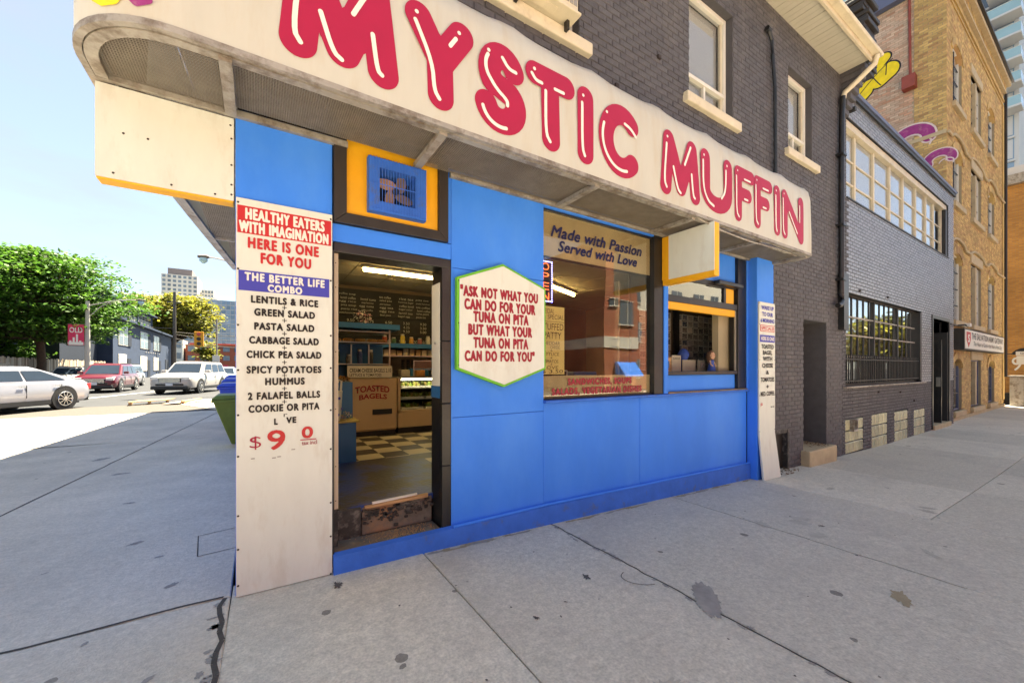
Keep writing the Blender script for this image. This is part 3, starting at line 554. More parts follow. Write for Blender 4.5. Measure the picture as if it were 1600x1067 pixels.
# upper windows
def sash(x0, x1, z0, z1, mode):
    f = B('window', M['whitetrim'], S, (x0, x0 + .055, .09, .17, z0, z1), (x1 - .055, x1, .09, .17, z0, z1), (x0 + .055, x1 - .055, .09, .17, z1 - .06, z1), (x0 + .055, x1 - .055, .09, .17, z0, z0 + .05), bevel=.006)
    B('frame', M['trim'], f, (x0 + .055, x0 + .085, .12, .16, z0 + .05, z1 - .06)); B('frame', M['trim'], f, (x1 - .085, x1 - .055, .12, .16, z0 + .05, z1 - .06))
    zm = z0 + .36
    B('rail', M['whitetrim'], f, (x0 + .055, x1 - .055, .085, .16, zm, zm + .045), ((x0 + x1) / 2 - .02, (x0 + x1) / 2 + .02, .10, .15, z0 + .05, zm), bevel=.004)
    B('pane', M['glassup'], f, (x0 + .06, x1 - .06, .135, .139, z0 + .05, z1 - .06))
    B('blind', M['blind'], f, (x0 + .06, x1 - .06, .19, .195, z0 + .42 if mode else z0 + .05, z1 - .05)); 
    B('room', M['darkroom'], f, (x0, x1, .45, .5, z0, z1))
    return f
sash(4.62, 5.62, 4.76, 6.22, 0); sash(7.25, 8.12, 4.87, 6.22, 0); sash(1.35, 2.80, 4.62, 6.2, 0)
def sill(x0, x1, z0, z1, y=-.07, n='window_sill'): return B(n, M['trim'], S, (x0, x1, y, .10, z0, z1), bevel=.012)
sill(4.50, 5.74, 4.64, 4.76); sill(7.13, 8.30, 4.75, 4.87); sill(1.2, 2.93, 4.50, 4.62)
# secondary brick doorway
B('door_lining', M['palewood'], S, (7.80, 7.87, .10, .30, .08, 2.19)); B('door', M['black'], S, (7.87, 8.72, .40, .46, .0, 2.2))
B('door_step', M['stone'], S, (7.70, 8.80, -.14, .4, -.3, .02), bevel=.02)
B('cellar_hatch', M['blackwood'], S, (6.5, 7.2, .06, .10, -.4, .36)); B('frame', M['grimedark'], S, (7.2, 7.26, -.02, .1, -.35, .42), (6.5, 7.2, -.01, .1, .36, .42))
# iron grime ties on the wall
B('wall_anchor', M['screw'], S, (3.72, 3.80, -.03, 0, 5.52, 5.55), (4.00, 4.05, -.03, 0, 4.96, 5.0), (3.3, 3.35, -.03, 0, 4.35, 4.4))

# --- blue shop front
Sf = S
def bp(x0, x1, z0, z1, y=0.0, th=.05, m='blue', n='blue_panel'): return B(n, M[m], S, (x0, x1, y, y + th, z0, z1), bevel=.004)
bp(.0, .545, 2.30, 2.97, -.012, .06); bp(.002, .545, -.02, 2.30, -.004, .05)
bp(.548, 1.43, 2.262, 2.385, .0); bp(1.403, 1.432, 2.39, 3.06, .0)
bp(1.434, 2.366, 2.20, 3.0, -.001); bp(1.434, 2.366, .985, 2.197, .0); bp(1.434, 2.366, .06, .982, -.001)
bp(2.369, 3.715, .02, 1.055, .0); bp(3.718, 5.985, -.1, 1.055, -.001)
bp(2.369, 3.96, 2.90, 3.0, .0, .1); 
B('window_ledge', M['blue_b'], S, (2.36, 5.99, -.045, .10, 1.058, 1.082), bevel=.006)
bp(4.118, 4.19, 1.085, 2.36, -.02, .07, n='blue_post'); bp(4.19, 5.745, 1.10, 1.30, .035, .05, n='blue_panel')
bp(4.19, 5.745, 2.545, 3.0, .03, .05); B('window_ledge', M['grime'], S, (4.19, 5.95, -.035, .034, 1.084, 1.10))
pil = MB(); pil.box(6.0, 6.47, -.14, .0, -.35, 3.0); pil.build('blue_pilaster', M['blue'], S, bevel=.006)
bp(5.965, 6.0, 1.06, 3.0, -.02, .1, n='blue_post')
bb = MB(); xs = [.548, 1.0, 1.43, 2.4, 3.0, 3.7, 4.5, 5.2, 5.995]; zt = lambda x: float(np.interp(x, [.5, 2.4, 3.7, 6], [.105, .105, .08, .03]))
for a, b in zip(xs[:-1], xs[1:]):
    bb.hexa([(a, -.055, gz(a) - .05), (b, -.055, gz(b) - .05), (b, -.003, gz(b) - .05), (a, -.003, gz(a) - .05)], [(a, -.048, zt(a)), (b, -.048, zt(b)), (b, -.003, zt(b) + .012), (a, -.003, zt(a) + .012)])
bb.build('base_kerb', M['blue_b'], S)
md = MB(); md.tube([(1.434, -.035, .115), (2.4, -.035, .118), (3.7, -.035, .09), (5.2, -.035, .06), (5.99, -.04, .045)], .012, 8); md.build('base_moulding', M['blue'], S, smooth=True)
md = MB()
for x in (1.436, 2.367, 3.716): md.box(x - .006, x + .006, -.005, .0, .12, 1.05 if x > 2 else 2.9)
md.build('seam_strip', M['blue'], S)
bu = MB()
bu.tube([(6.475, -.06, .28), (6.475, -.06, .1), (6.48, -.09, .0), (6.475, -.06, -.12)], [.02, .06, .055, .02], 8); bu.tube([(6.475, -.06, 2.2), (6.475, -.06, .2)], .018, 8); bu.build('conduit', M['blue'], S, smooth=True)
# --- doorway
B('door_head', M['black'], S, (.555, 1.43, .002, .20, 2.19, 2.258), bevel=.004); 
B('door_jamb', M['palewood'], S, (.556, .590, .03, .11, .40, 2.188), bevel=.003)
B('door_jamb', M['black'], S, (.547, .556, -.02, .30, .1, 2.19)); B('door_jamb', M['grimedark'], S, (.545, .60, .11, .5, .1, 2.19))
jt = [(.11, .60), (.604, 1.10), (1.104, 1.60), (1.604, 2.19)]
for a, b in jt: B('black_tile', M['black'], S, (1.352, 1.43, .0, .045, a, b), bevel=.004)
B('jamb_core', M['black'], S, (1.362, 1.43, .045, .23, .1, 2.19))
screws(S, [(.573, .46), (.573, .7), (.573, 1.1), (.573, 1.5), (.573, 1.95), (.573, 2.12)], .03, .004)
# open door leaf folded inwards on the right
dl = B('door_leaf', M['creamplain'], S, (1.352, 1.361, .05, .225, 1.24, 2.08), bevel=.004); B('kick_panel', M['black'], dl, (1.352, 1.361, .05, .225, .34, 1.14)); B('blue_rail', M['intblue'], dl, (1.350, 1.361, .048, .23, 1.142, 1.238)); B('handle', M['steel'], dl, (1.340, 1.351, .12, .14, 1.58, 1.60))
# steps: outer ledge, broken riser, worn floor board
B('outer_step', M['grime'], S, (.558, 1.35, -.002, .21, -.1, .108), bevel=.01)
B('step_riser', M['grimedark'], S, (.556, .78, .20, .30, .1, .325), bevel=.008); B('step_riser', M['grime'], S, (.785, 1.352, .215, .30, .1, .318), bevel=.012)
bk = MB()
for k in range(140):
    x = rnd.uniform(.78, 1.34); z = .30 - abs(rnd.gauss(0, .06)) - .02 * math.sin(x * 9); s_ = rnd.uniform(.005, .022); bk.box(x, x + s_ * 1.6, .200, .218, z, z + s_)
bk = bk.build('broken_tile', M['grimedark'], S, bevel=.003); bk['kind'] = 'stuff'
ws = MB(); ws.hexa([(.80, .17, .318), (1.30, .17, .322), (1.31, .215, .322), (.80, .20, .318)], [(.80, .17, .335), (1.30, .17, .345), (1.31, .215, .345), (.80, .20, .335)]); ws.build('splintered_plank', M['wood'], S)
ws = MB(); ws.hexa([(.86, .19, .335), (1.22, .205, .345), (1.22, .225, .345), (.86, .21, .335)], [(.86, .19, .352), (1.22, .205, .357), (1.22, .225, .357), (.86, .21, .352)]); ws.build('white_edge_strip', M['whiteprint'], S)
B('door_mat', M['mat'], S, (.60, 1.75, .22, 1.75, .29, .334))
# sand spilled on the ledge
sp = MB()
for k in range(500):
    x = rnd.gauss(1.08, .13); y = rnd.uniform(.02, .19)
    if .6 < x < 1.33: s_ = rnd.uniform(.002, .006); sp.box(x, x + s_, y, y + s_, .108, .108 + s_)
sp = sp.build('grit', M['wood'], S); sp['kind'] = 'stuff'

B('filler_strip', M['black'], S, (.530, .575, .052, .10, 2.18, 3.0)); B('filler_board', M['black'], S, (.535, 1.44, .13, .15, 2.26, 2.58)); B('filler_board', M['black'], S, (.535, .84, .13, .15, 2.58, 3.0)); B('filler_board', M['black'], S, (1.13, 1.44, .13, .15, 2.58, 3.0))  # black backing added to stop tube light showing through the gap
# --- fan box over the door
fr = MB(); o_ = (.552, 1.392, 2.388, 3.07); i_ = (.635, 1.315, 2.462, 3.0); y0, y1 = -.035, .01
co_ = lambda r: [(r[0], r[2]), (r[1], r[2]), (r[1], r[3]), (r[0], r[3])]
for k in range(4):
    a, b = co_(o_)[k], co_(o_)[(k + 1) % 4]; c, d = co_(i_)[(k + 1) % 4], co_(i_)[k]
    m_ = MB(); m_.prism([(p[0] + (q[0] - p[0]) * .002, y0, p[1]) for p, q in ((a, b), (b, a), (c, d), (d, c))], (0, y1 - y0, 0)); m_.build('fan_surround', M['blackwood'], S, bevel=.003)
yp = MB(); cuts_wall(yp, .636, 1.314, 2.463, 3.05, [(.80, 1.17, 2.53, 2.88)], mY(.0), .1); yp.build('yellow_panel', M['yellow'], S)
bx = MB(); cuts_wall(bx, .775, 1.200, 2.505, 2.895, [(.850, 1.122, 2.585, 2.825)], mY(-.055), .25)
bx.box(.775, .777, -.055, .0, 2.505, 2.895); bx.box(1.198, 1.2, -.055, 0, 2.505, 2.895); bx.box(.777, 1.198, -.055, 0, 2.505, 2.507); bx.box(.777, 1.198, -.055, 0, 2.893, 2.895); fb = bx.build('fan_housing', M['intblue'], S); fb.data.materials[0] = M['blue_b']
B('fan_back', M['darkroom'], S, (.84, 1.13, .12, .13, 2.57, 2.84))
gr = MB()
for k in range(21): x = .785 + k * .0203; gr.tube([(x, -.075, 2.512), (x, -.075, 2.888)], .0022, 6)
for z in (2.52, 2.70, 2.88): gr.tube([(.78, -.071, z), (1.195, -.071, z)], .003, 6)
gr.build('wire_grille', M['blue_b'], S)
for k in range(4):
    a = R(45 + 90 * k + 12); fbld = MB(); n = 10; vs = []
    for i in range(n):
        t = i / n * 2 * math.pi; rr = .078 + .068 * math.cos(t); ww = .046 * math.sin(t + .5); vs.append((.986 + rr * math.cos(a) - ww * math.sin(a), .02 + .25 * ww, 2.705 + rr * math.sin(a) + ww * math.cos(a)))
    fbld.prism(vs, (0, .003, 0)); fbld.build('fan_blade', M['brass'], S)
MB().cyl((.986, .0, 2.705), (.986, .08, 2.705), .024, n=14).build('fan_hub', M['black'], S)

# --- main shop window
wd = B('shop_window', M['black'], S, (2.370, 2.385, .03, .10, 1.085, 2.90), (2.385, 3.955, .03, .10, 1.085, 1.10), (2.385, 3.955, .03, .10, 2.885, 2.90), (3.955, 4.117, -.005, .12, 1.085, 2.99))
B('pane', M['glass'], wd, (2.386, 3.954, .050, .054, 1.101, 2.884))
B('window_film', M['film'], wd, (2.386, 3.954, .058, .060, 2.462, 2.884)); B('window_film', M['film'], wd, (2.386, 3.954, .058, .060, 1.101, 1.312))
B('dark_edge', M['black'], wd, (2.386, 3.954, .061, .075, 2.440, 2.461)); B('inner_post', M['interior'], wd, (3.80, 3.83, .4, .45, 1.32, 2.44))
for a, (x0, x1, z0, z1) in {'Made with Passion': (2.485, 3.80, 2.66, 2.755), 'Served with Love': (2.575, 3.72, 2.53, 2.62)}.items(): boldtext(a, x0, x1, z0 - .01, z1 + .012, .046, M['blueink'], wd, .004, 1.05, shear=.3)
boldtext('SANDWICHES, SOUPS', 2.70, 3.63, 1.205, 1.285, .046, M['darkred'], wd, .005); boldtext('SALADS, VEGETARIAN DISHES', 2.50, 3.80, 1.110, 1.192, .046, M['darkred'], wd, .005)
# --- right serving window
rw = B('serving_window', M['black'], S, (5.75, 5.963, -.01, .12, 1.103, 3.0), (4.192, 5.748, .02, .07, 2.475, 2.540), (4.192, 5.748, .0, .07, 2.185, 2.265), (4.192, 5.748, .0, .10, 1.302, 1.345), bevel=.004)
B('roll_tube', M['black'], rw, (5.2, 5.80, -.06, .018, 2.49, 2.545), bevel=.01)
B('pane', M['glass'], rw, (4.192, 5.45, .040, .044, 2.266, 2.474)); B('yellow_panel', M['yellow'], rw, (5.50, 5.70, .025, .05, 2.27, 2.473), bevel=.004); B('divider', M['black'], rw, (5.45, 5.497, .02, .06, 2.266, 2.474))
B('yellow_rail', M['yellow'], rw, (4.192, 5.70, .008, .06, 2.095, 2.184), bevel=.005); B('steel_edge', M['steel'], rw, (5.715, 5.735, .01, .03, 1.35, 2.18))
B('white_surround', M['interior'], rw, (5.50, 5.75, .13, .22, 1.34, 2.18)); B('transom_back', M['darkbrown'], rw, (4.19, 5.75, .3, .31, 2.19, 2.9))
lt_ = B('inner_sill', M['blackwood'], rw, (4.19, 5.75, .1, .55, 1.27, 1.34))
# ------------------------------------------------------------------ shop interior
FZ = .32
B('floor_base', M['tileD'], S, (.12, 7.6, .3, 5.0, .18, FZ - .012))
fl = B('shop_floor', M['tileD'], S, (.13, 7.5, .35, 4.9, FZ - .012, FZ - .008)); cl_ = B('ceiling', M['ceil'], S, (.12, 7.6, .12, 5.0, 2.93, 2.98))
tm = {}
for q in (0, 1):
    b = MB(); b.box(0, .296, 0, .296, 0, .006); me = bpy.data.meshes.new('floor_tile'); me.from_pydata(b.v, [], b.f); me.materials.append(M['tileD' if q else 'tileL']); tm[q] = me
for i in range(12):
    for j in range(13):
        x, y = .2 + i * .3, .95 + j * .3
        o = bpy.data.objects.new('floor_tile', tm[(i + j) % 2]); COL.objects.link(o); o.parent = fl; o.location = (x, y, FZ - .008)
cb_ = MB(); cb_.box(0, .59, 0, .59, 0, .012); cme = bpy.data.meshes.new('ceiling_tile'); cme.from_pydata(cb_.v, [], cb_.f); cme.materials.append(M['ceil'])
for i in range(12):
    for j in range(7):
        o = bpy.data.objects.new('ceiling_tile', cme); COL.objects.link(o); o.parent = cl_; o.location = (.15 + i * .61, .25 + j * .61, 2.915)
B('interior_wall', M['darkbrown'], S, (.12, 7.6, 4.92, 5.0, .2, 2.93)); B('interior_wall', M['interior'], S, (.121, .14, .5, 4.9, .2, 2.93)); B('interior_wall', M['interior'], S, (7.5, 7.6, .12, 4.9, .2, 2.93)); B('interior_wall', M['darkbrown'], S, (1.44, 7.5, .125, .16, .2, 1.0), (4.1, 7.5, .125, .16, 2.55, 2.93), (.13, .54, .13, .16, .2, 2.93))
cbk = thing('menu_chalkboard', 'long black chalkboard menu high on the back wall above the counter', 'chalkboard', loc=(0, 0, 0))
for x0, x1, z0, z1 in ((.9, 3.6, 2.36, 2.86), (.9, 3.6, 2.05, 2.35), (.9, 3.6, 1.84, 2.04)): B('board_panel', M['board'], cbk, (x0, x1, 4.86, 4.90, z0, z1))
words = ['EGG', 'SALAD', 'SOUP', 'TEA', 'TUNA', 'BAGEL', 'PITA', 'RICE', 'LENTIL', 'HUMMUS', 'COFFEE', 'PASTA']
for c in range(7):
    for r in range(6):
        if rnd.random() < .12: continue
        x = 1.0 + c * .36 + rnd.uniform(0, .04); z = 2.78 - r * .07; text(rnd.choice(words).lower() + ' ' + rnd.choice(words).lower(), x, x + rnd.uniform(.2, .3), z - .045, z, 4.857, M['chalk'], cbk, -.005, .1)
    for r in range(3): x = 1.15 + c * .35; z = 2.3 - r * .08; text(rnd.choice(['3.50', '4.25', '5.00', '2.75', '6.50', '9.50']), x, x + .13, z - .05, z, 4.857, M['chalk'], cbk, -.002)
for k, s_ in enumerate(['400', '425', '450', '500', '500', '600', '950']): text(s_, 1.75 + k * .24, 1.88 + k * .24, 1.87, 1.94, 4.857, M['chalk'], cbk, .0)
# fluorescent lights
def tube_light(label, x0, x1, y, z=2.90, rot=0):
    o = thing('fluorescent_light', label, 'ceiling light', 'fluorescent tubes on the shop ceiling', (0, 0, 0)); a, b = Vector((x0, y, z)), Vector((x1, y + rot, z))
    MB().bar(a + Vector((0, 0, -.01)), b + Vector((0, 0, -.01)), .12, .03).build('housing', M['whitetrim'], o)
    MB().tube([a + Vector((.02, 0, -.05)), b + Vector((-.02, 0, -.05))], .022, 10).build('lamp_tube', M['lamp'], o)
tube_light('glowing yellow fluorescent tube seen through the open doorway', 1.42, 2.62, 3.2)
tube_light('glowing fluorescent tube seen through the script lettered window', 4.2, 5.5, 2.5, 2.9, .6)
tube_light('fluorescent tube near the front of the shop above the door', .5, 1.1, .95)
# cabinets
dc = thing('bagel_cabinet', 'beige toasted bagel cabinet with bread shelves standing left of the glass display case', 'cabinet')
B('cabinet_body', M['caseb'], dc, (1.28, 2.00, 3.42, 4.1, .42, 1.22), bevel=.01); B('cabinet_base', M['caseb'], dc, (1.28, 2.0, 3.46, 4.1, .40, .62)); B('plinth', M['tileD'], dc, (1.3, 2.0, 3.5, 4.1, .32, .40)); B('vent', M['trimblack'], dc, (1.62, 1.92, 3.405, 3.42, .66, .74))
text('TOASTED', 1.36, 1.88, 1.02, 1.12, 3.412, M['darkred'], dc, .03, curve=.03); text('BAGELS', 1.42, 1.84, .91, .99, 3.412, M['darkred'], dc, .03, curve=.02)
B('price_card', M['creamplain'], dc, (1.25, 1.92, 3.40, 3.43, 1.24, 1.42)); text('CREAM CHEESE BAGELS 2.10', 1.28, 1.90, 1.32, 1.38, 3.395, M['ink'], dc, .01); text('LETTUCE & TOMATOES', 1.28, 1.75, 1.26, 1.30, 3.395, M['ink'], dc, .01)
for z in (1.44, 1.78, 1.95): B('shelf', M['steel'], dc, (.95, 1.92, 3.5, 3.95, z, z + .015))
[B('shelf_post', M['steel'], dc, q_) for q_ in ((1.90, 1.92, 3.5, 3.52, 1.22, 2.0), (.95, .97, 3.5, 3.52, 1.22, 2.0), (1.35, 1.37, 3.7, 3.72, 1.46, 1.78), (1.62, 1.64, 3.7, 3.72, 1.46, 1.78))]; B('cabinet_back', M['intblue'], dc, (.95, 1.92, 3.96, 3.98, 1.24, 1.78)); B('blue_cornice', M['intblue'], dc, (.9, 2.05, 3.42, 3.98, 2.0, 2.08))
def bread(x, y, z, r, label, cat='bread', grp=None):
    b = MB(); n = 14
    for i in range(n):
        a0, a1 = 2 * math.pi * i / n, 2 * math.pi * (i + 1) / n; b.tube([(x + r * math.cos(a), y + r * math.sin(a) * .7, z + r * .4) for a in (a0, a1)], r * .42, 8, cap=False)
    tag(b.build('bagel', M['bread'], None, smooth=True), label, cat, grp)
for k, x in enumerate((1.12, 1.30, 1.48, 1.66, 1.80)): bread(x, 3.62, 1.80, .06, ['leftmost', 'second', 'middle', 'fourth', 'rightmost'][k] + ' bagel on the shelf above the price card', 'bagel', 'bagels on the cabinet shelf')
dd = thing('display_case', 'refrigerated glass display case with salads on lit shelves', 'display case')
B('case_base', M['caseb'], dd, (2.02, 3.9, 3.42, 4.15, .42, .66), bevel=.01); B('plinth', M['tileD'], dd, (2.05, 3.9, 3.5, 4.1, .32, .42)); B('case_frame', M['caseb'], dd, (2.02, 2.06, 3.42, 4.15, .66, 1.22), (2.02, 3.9, 3.42, 3.46, .66, .70), (3.86, 3.9, 3.42, 4.15, .66, 1.22))
B('case_back', M['trimblack'], dd, (2.02, 3.9, 4.12, 4.15, .66, 1.3)); B('pane', M['case_glass'], dd, (2.06, 3.86, 3.43, 3.436, .70, 1.22)); B('top_rail', M['steel'], dd, (2.02, 3.9, 3.43, 4.15, 1.22, 1.235))
for z in (.86, 1.04): B('shelf', M['steel'], dd, (2.06, 3.86, 3.52, 4.1, z, z + .015))
MB().tube([(2.1, 3.5, 1.2), (3.8, 3.5, 1.2)], .012, 8).build('lamp_tube', M['lampw'], dd)
B('upper_glass_guard', M['case_glass'], dd, (2.3, 3.8, 3.5, 3.506, 1.235, 1.5)); B('guard_frame', M['steel'], dd, (2.3, 2.315, 3.49, 3.51, 1.235, 1.5), (2.3, 3.8, 3.49, 3.51, 1.5, 1.512))
grp = 'salad trays in the display case'
for z, nm in ((.70, 'bottom'), (.875, 'middle'), (1.055, 'top')):
    for k in range(4):
        x = 2.12 + k * .42; o = MB(); o.box(x, x + .38, 3.55, 3.95, z, z + .03); t = thing('salad_tray', '%s salad tray from the left on the %s shelf of the display case' % (['first', 'second', 'third', 'fourth'][k], nm), 'tray', grp)
        o.build('tray', M['whiteprint'], t); s_ = MB()
        for q in range(70): a, b2 = x + .02 + rnd.random() * .31, 3.57 + rnd.random() * .33; h = rnd.uniform(.02, .07); s_.box(a, a + .03, b2, b2 + .03, z + .02, z + .03 + h, t=rnd.random())
        s_.build('salad', M['salad'], t)
B('back_shelf', M['steel'], S, (2.0, 3.9, 4.3, 4.85, 1.60, 1.62)); B('back_panel', M['interior'], S, (2.0, 3.9, 4.80, 4.85, .9, 1.6)); B('back_counter', M['intblue'], S, (2.0, 3.9, 4.35, 4.85, .9, 1.25)); B('back_shelf', M['intblue'], S, (1.9, 3.9, 4.3, 4.9, 1.76, 1.84))
for k in range(9):
    x = 2.05 + k * .12; h = rnd.uniform(.08, .15); tag(B('snack_packet', M['goods'], None, (x, x + .10, 4.4, 4.5, 1.62, 1.62 + h), bevel=.01), '%s snack packet along the steel shelf under the chalkboard' % ['first', 'second', 'third', 'fourth', 'fifth', 'sixth', 'seventh', 'eighth', 'ninth'][k], 'packet', 'snack packets on the back shelf')
for k in range(3):
    x = 2.42 + k * .10
    c = MB()
    for q in range(9): c.cyl((x, 4.45, 1.25 + q * .033), (x, 4.45, 1.25 + q * .033 + .026), .028, .037, 10)
    tag(c.build('cup_stack', M['trimblack'], None), '%s tall stack of dark cups behind the display case' % ['left', 'middle', 'right'][k], 'cups', 'stacks of cups on the back counter')
tag(B('blue_bread_box', M['intblue'], None, (2.40, 3.05, 3.95, 4.1, 1.24, 1.38), bevel=.01), 'dark blue box lying on top of the display case', 'box')
fl_ = thing('flower_arrangement', 'pink and white flower arrangement on the blue cornice above the bread', 'flowers')
def petals(cx, cy, cz, rx, rz, n, mats, par):
    for mi, m_ in enumerate(mats):
        b = MB()
        for k in range(n):
            a = rnd.uniform(0, 6.28); r = math.sqrt(rnd.random()); p = Vector((cx + rx * r * math.cos(a), cy + rnd.uniform(-.05, .05), cz + rz * r * math.sin(a))); s_ = rx * .13
            b.quad(*[tuple(p + Vector((rnd.uniform(-s_, s_), rnd.uniform(-s_, s_), rnd.uniform(-s_, s_)))) for _ in range(4)])
        b.build(['petals', 'leaves', 'petals'][mi], m_, par)
M['petal'] = pmat('pink_petal', (.6, .3, .3), .6); M['petalw'] = pmat('white_petal', (.65, .6, .5), .6)
petals(1.52, 3.6, 2.2, .14, .1, 60, [M['petalw'], M['trimblack'], M['petal']], fl_)
# blue counter near the door with polka dot jug
bc = thing('blue_counter', 'blue painted counter with raised back just inside the doorway', 'counter')
B('counter_body', M['intblue'], bc, (.55, 1.05, 1.75, 2.3, .32, .78), bevel=.006); B('counter_top', M['salad'], bc, (.5, 1.08, 1.72, 2.35, .78, .795)); B('back_bin', M['intblue'], bc, (.86, 1.06, 2.0, 2.4, .795, 1.22), (.6, .86, 2.2, 2.4, .795, 1.24), bevel=.006)
h_ = MB(); h_.hexa([(.62, 2.1, 1.24), (.95, 2.1, 1.24), (.95, 2.4, 1.24), (.62, 2.4, 1.24)], [(.62, 2.2, 1.44), (.75, 2.2, 1.44), (.75, 2.4, 1.44), (.62, 2.4, 1.44)]); h_.build('sloped_lid', M['intblue'], bc)
jg = thing('polka_dot_jug', 'white jug with dark polka dots standing on the blue counter', 'jug')
MB().tube([(.83, 1.84, .797), (.83, 1.84, .86), (.83, 1.84, 1.06), (.83, 1.84, 1.13)], [.065, .075, .085, .09], 16).build('jug_body', M['creamplain'], jg, smooth=True)
MB().tube([(.90, 1.84, 1.11), (.905, 1.82, 1.24), (.87, 1.82, 1.26), (.85, 1.82, 1.14)], .012, 8).build('handle', M['creamplain'], jg, smooth=True)
for a, z in ((-60, 1.05), (-100, .95), (-70, .87), (-30, .93), (-120, 1.07)):
    c = (.83 + .085 * math.cos(R(a)), 1.84 + .085 * math.sin(R(a))); MB().cyl((c[0], c[1], z), (c[0] + .004 * math.cos(R(a)), c[1] + .004 * math.sin(R(a)), z), .017, n=10).build('dot', M['blueprint'] if a != -100 else M['ink'], jg)
f2 = thing('small_posy', 'small pink flower posy beside the polka dot jug', 'flowers'); petals(.95, 1.80, .85, .06, .055, 50, [M['petal'], M['salad'], M['petalw']], f2)
f3 = thing('dried_flowers', 'brown dried flowers on the blue counter back', 'flowers'); petals(.95, 2.1, 1.26, .10, .03, 60, [M['bread'], M['blackwood'], M['bread']], f3)
# things in and behind the big window
led = thing('led_open_sign', 'vertical OPEN sign framed in small blue lights behind the big window glass', 'neon sign')
B('backing', M['trimblack'], led, (2.392, 2.55, .10, .12, 2.02, 2.43))
for k, c in enumerate('OPEN'): text(c, 2.425, 2.505, 2.335 - k * .095, 2.405 - k * .095, .097, M['ledred'], led, -.012)
dots = [(2.40 + .0, 2.035 + i * .0205) for i in range(19)] + [(2.54, 2.035 + i * .0205) for i in range(19)] + [(2.40 + i * .02, 2.035) for i in range(8)] + [(2.40 + i * .02, 2.42) for i in range(8)]
d_ = MB()
for x, z in dots: d_.box(x - .004, x + .004, .092, .1, z - .004, z + .004)
d_.build('led_border', M['led'], led)
ps = thing('special_poster', 'yellow handwritten special poster stuffed patty taped inside the big window', 'poster')
B('paper', M['poster'], ps, (2.388, 2.68, .075, .078, 1.325, 1.985))
for s_, x0, x1, z, h in (('SPECIAL', 2.395, 2.55, 1.915, .045), ('SPECIAL', 2.47, 2.67, 1.86, .045), ('STUFFED', 2.39, 2.665, 1.755, .065), ('PATTY', 2.42, 2.64, 1.67, .065), ('CHEDDAR', 2.392, 2.62, 1.61, .034), ('CHEESE', 2.50, 2.62, 1.573, .03), ('+', 2.50, 2.53, 1.545, .022), ('LETTUCE', 2.395, 2.61, 1.505, .032), ('+', 2.50, 2.53, 1.475, .022), ('TOMATOS', 2.395, 2.60, 1.435, .032), ('+', 2.50, 2.53, 1.412, .018), ('LOVE', 2.42, 2.60, 1.375, .032)): text(s_, x0, x1, z, z + h, .072, M['darkbrown'], ps, -.005, .06)
text('$ 3.50', 2.40, 2.66, 1.332, 1.37, .072, M['ink'], ps, .0, .05); B('rule', M['ink'], ps, (2.39, 2.68, .0735, .0745, 1.835, 1.838))
t_ = thing('cafe_table', 'dark cafe table behind the big window with papers stacked on it', 'table')
B('table_top', M['blackwood'], t_, (2.9, 4.0, .7, 1.3, 1.0, 1.04)); [B('leg', M['black'], t_, (x, x + .05, y, y + .05, FZ, 1.0)) for x in (2.92, 3.93) for y in (.72, 1.22)]
tag(B('newspaper_stack', M['blind'], None, (3.0, 3.35, .8, 1.1, 1.04, 1.36), bevel=.01), 'upright pale newspapers on the cafe table behind the window', 'newspapers'); tag(B('blue_cooler_box', M['intblue'], None, (3.45, 3.85, .8, 1.1, 1.04, 1.34), bevel=.02), 'blue box on the cafe table behind the window', 'box')
sk = thing('soap_pump', 'silver pump bottle behind the big window beside the yellow poster', 'bottle'); MB().tube([(2.90, .5, 1.35), (2.90, .5, 1.50), (2.90, .5, 1.55), (2.9, .5, 1.62)], [.035, .035, .015, .01], 12).build('bottle', M['chrome'], sk, smooth=True); B('stand', M['blackwood'], sk, (2.8, 3.0, .42, .58, FZ, 1.35))
# photo wall behind the serving window
pw = thing('photo_collage', 'wall of small snapshots seen through the open serving window', 'photo collage')
B('backing_board', M['darkbrown'], pw, (4.75, 7.2, 1.02, 1.06, .6, 2.9))
pm = []
for k in range(6):
    b = MB(); b.box(-.072, .072, 0, .004, -.047, .047, 1); b.box(-.064, .064, -.001, .0, -.040, .040, 0); me = bpy.data.meshes.new('photo'); me.from_pydata(b.v, [], b.f); me.materials.append(M['photo']); me.materials.append(M['photoedge']); me.polygons.foreach_set('material_index', b.m); pm.append(me)
for i in range(15):
    for j in range(9):
        x = 5.0 + i * .15; z = 1.40 + j * .102
        if 5.72 < x < 5.86 or x > 7.1 : continue
        o = bpy.data.objects.new('photo', pm[rnd.randrange(6)]); COL.objects.link(o); o.parent = pw; o.location = (x + rnd.uniform(-.008, .008), 1.012, z + rnd.uniform(-.006, .006)); o.rotation_euler = (0, R(rnd.uniform(-4, 4)), 0)
B('black_post', M['black'], pw, (5.72, 5.86, .98, 1.01, 1.3, 2.9))
pc = lambda n, lab, x0, x1, z1, y=.38: tag(B(n, M['card'], None, (x0, x1, y, y + .012, 1.342, z1), bevel=.002), lab, 'card')
pf = thing('picture_frame', 'small framed picture propped at the left end of the serving window sill', 'picture frame'); B('frame', M['wood'], pf, (4.55, 4.78, .36, .38, 1.342, 1.53)); B('picture', M['intblue'], pf, (4.60, 4.73, .355, .36, 1.39, 1.48))
o = pc('leaning_card', 'cream card with black writing propped on the serving window sill', 4.82, 5.02, 1.56); text('LARGE', 4.85, 4.99, 1.505, 1.53, .376, M['ink'], o, .01)
pc('menu_card', 'wide blank cream card on the sill right of the lettered card', 5.06, 5.36, 1.50); q_ = pc('photo_card', 'card with a dark photo nearest the doll on the sill', 5.42, 5.60, 1.50); B('picture', M['photo'], q_, (5.47, 5.57, .372, .378, 1.40, 1.47))
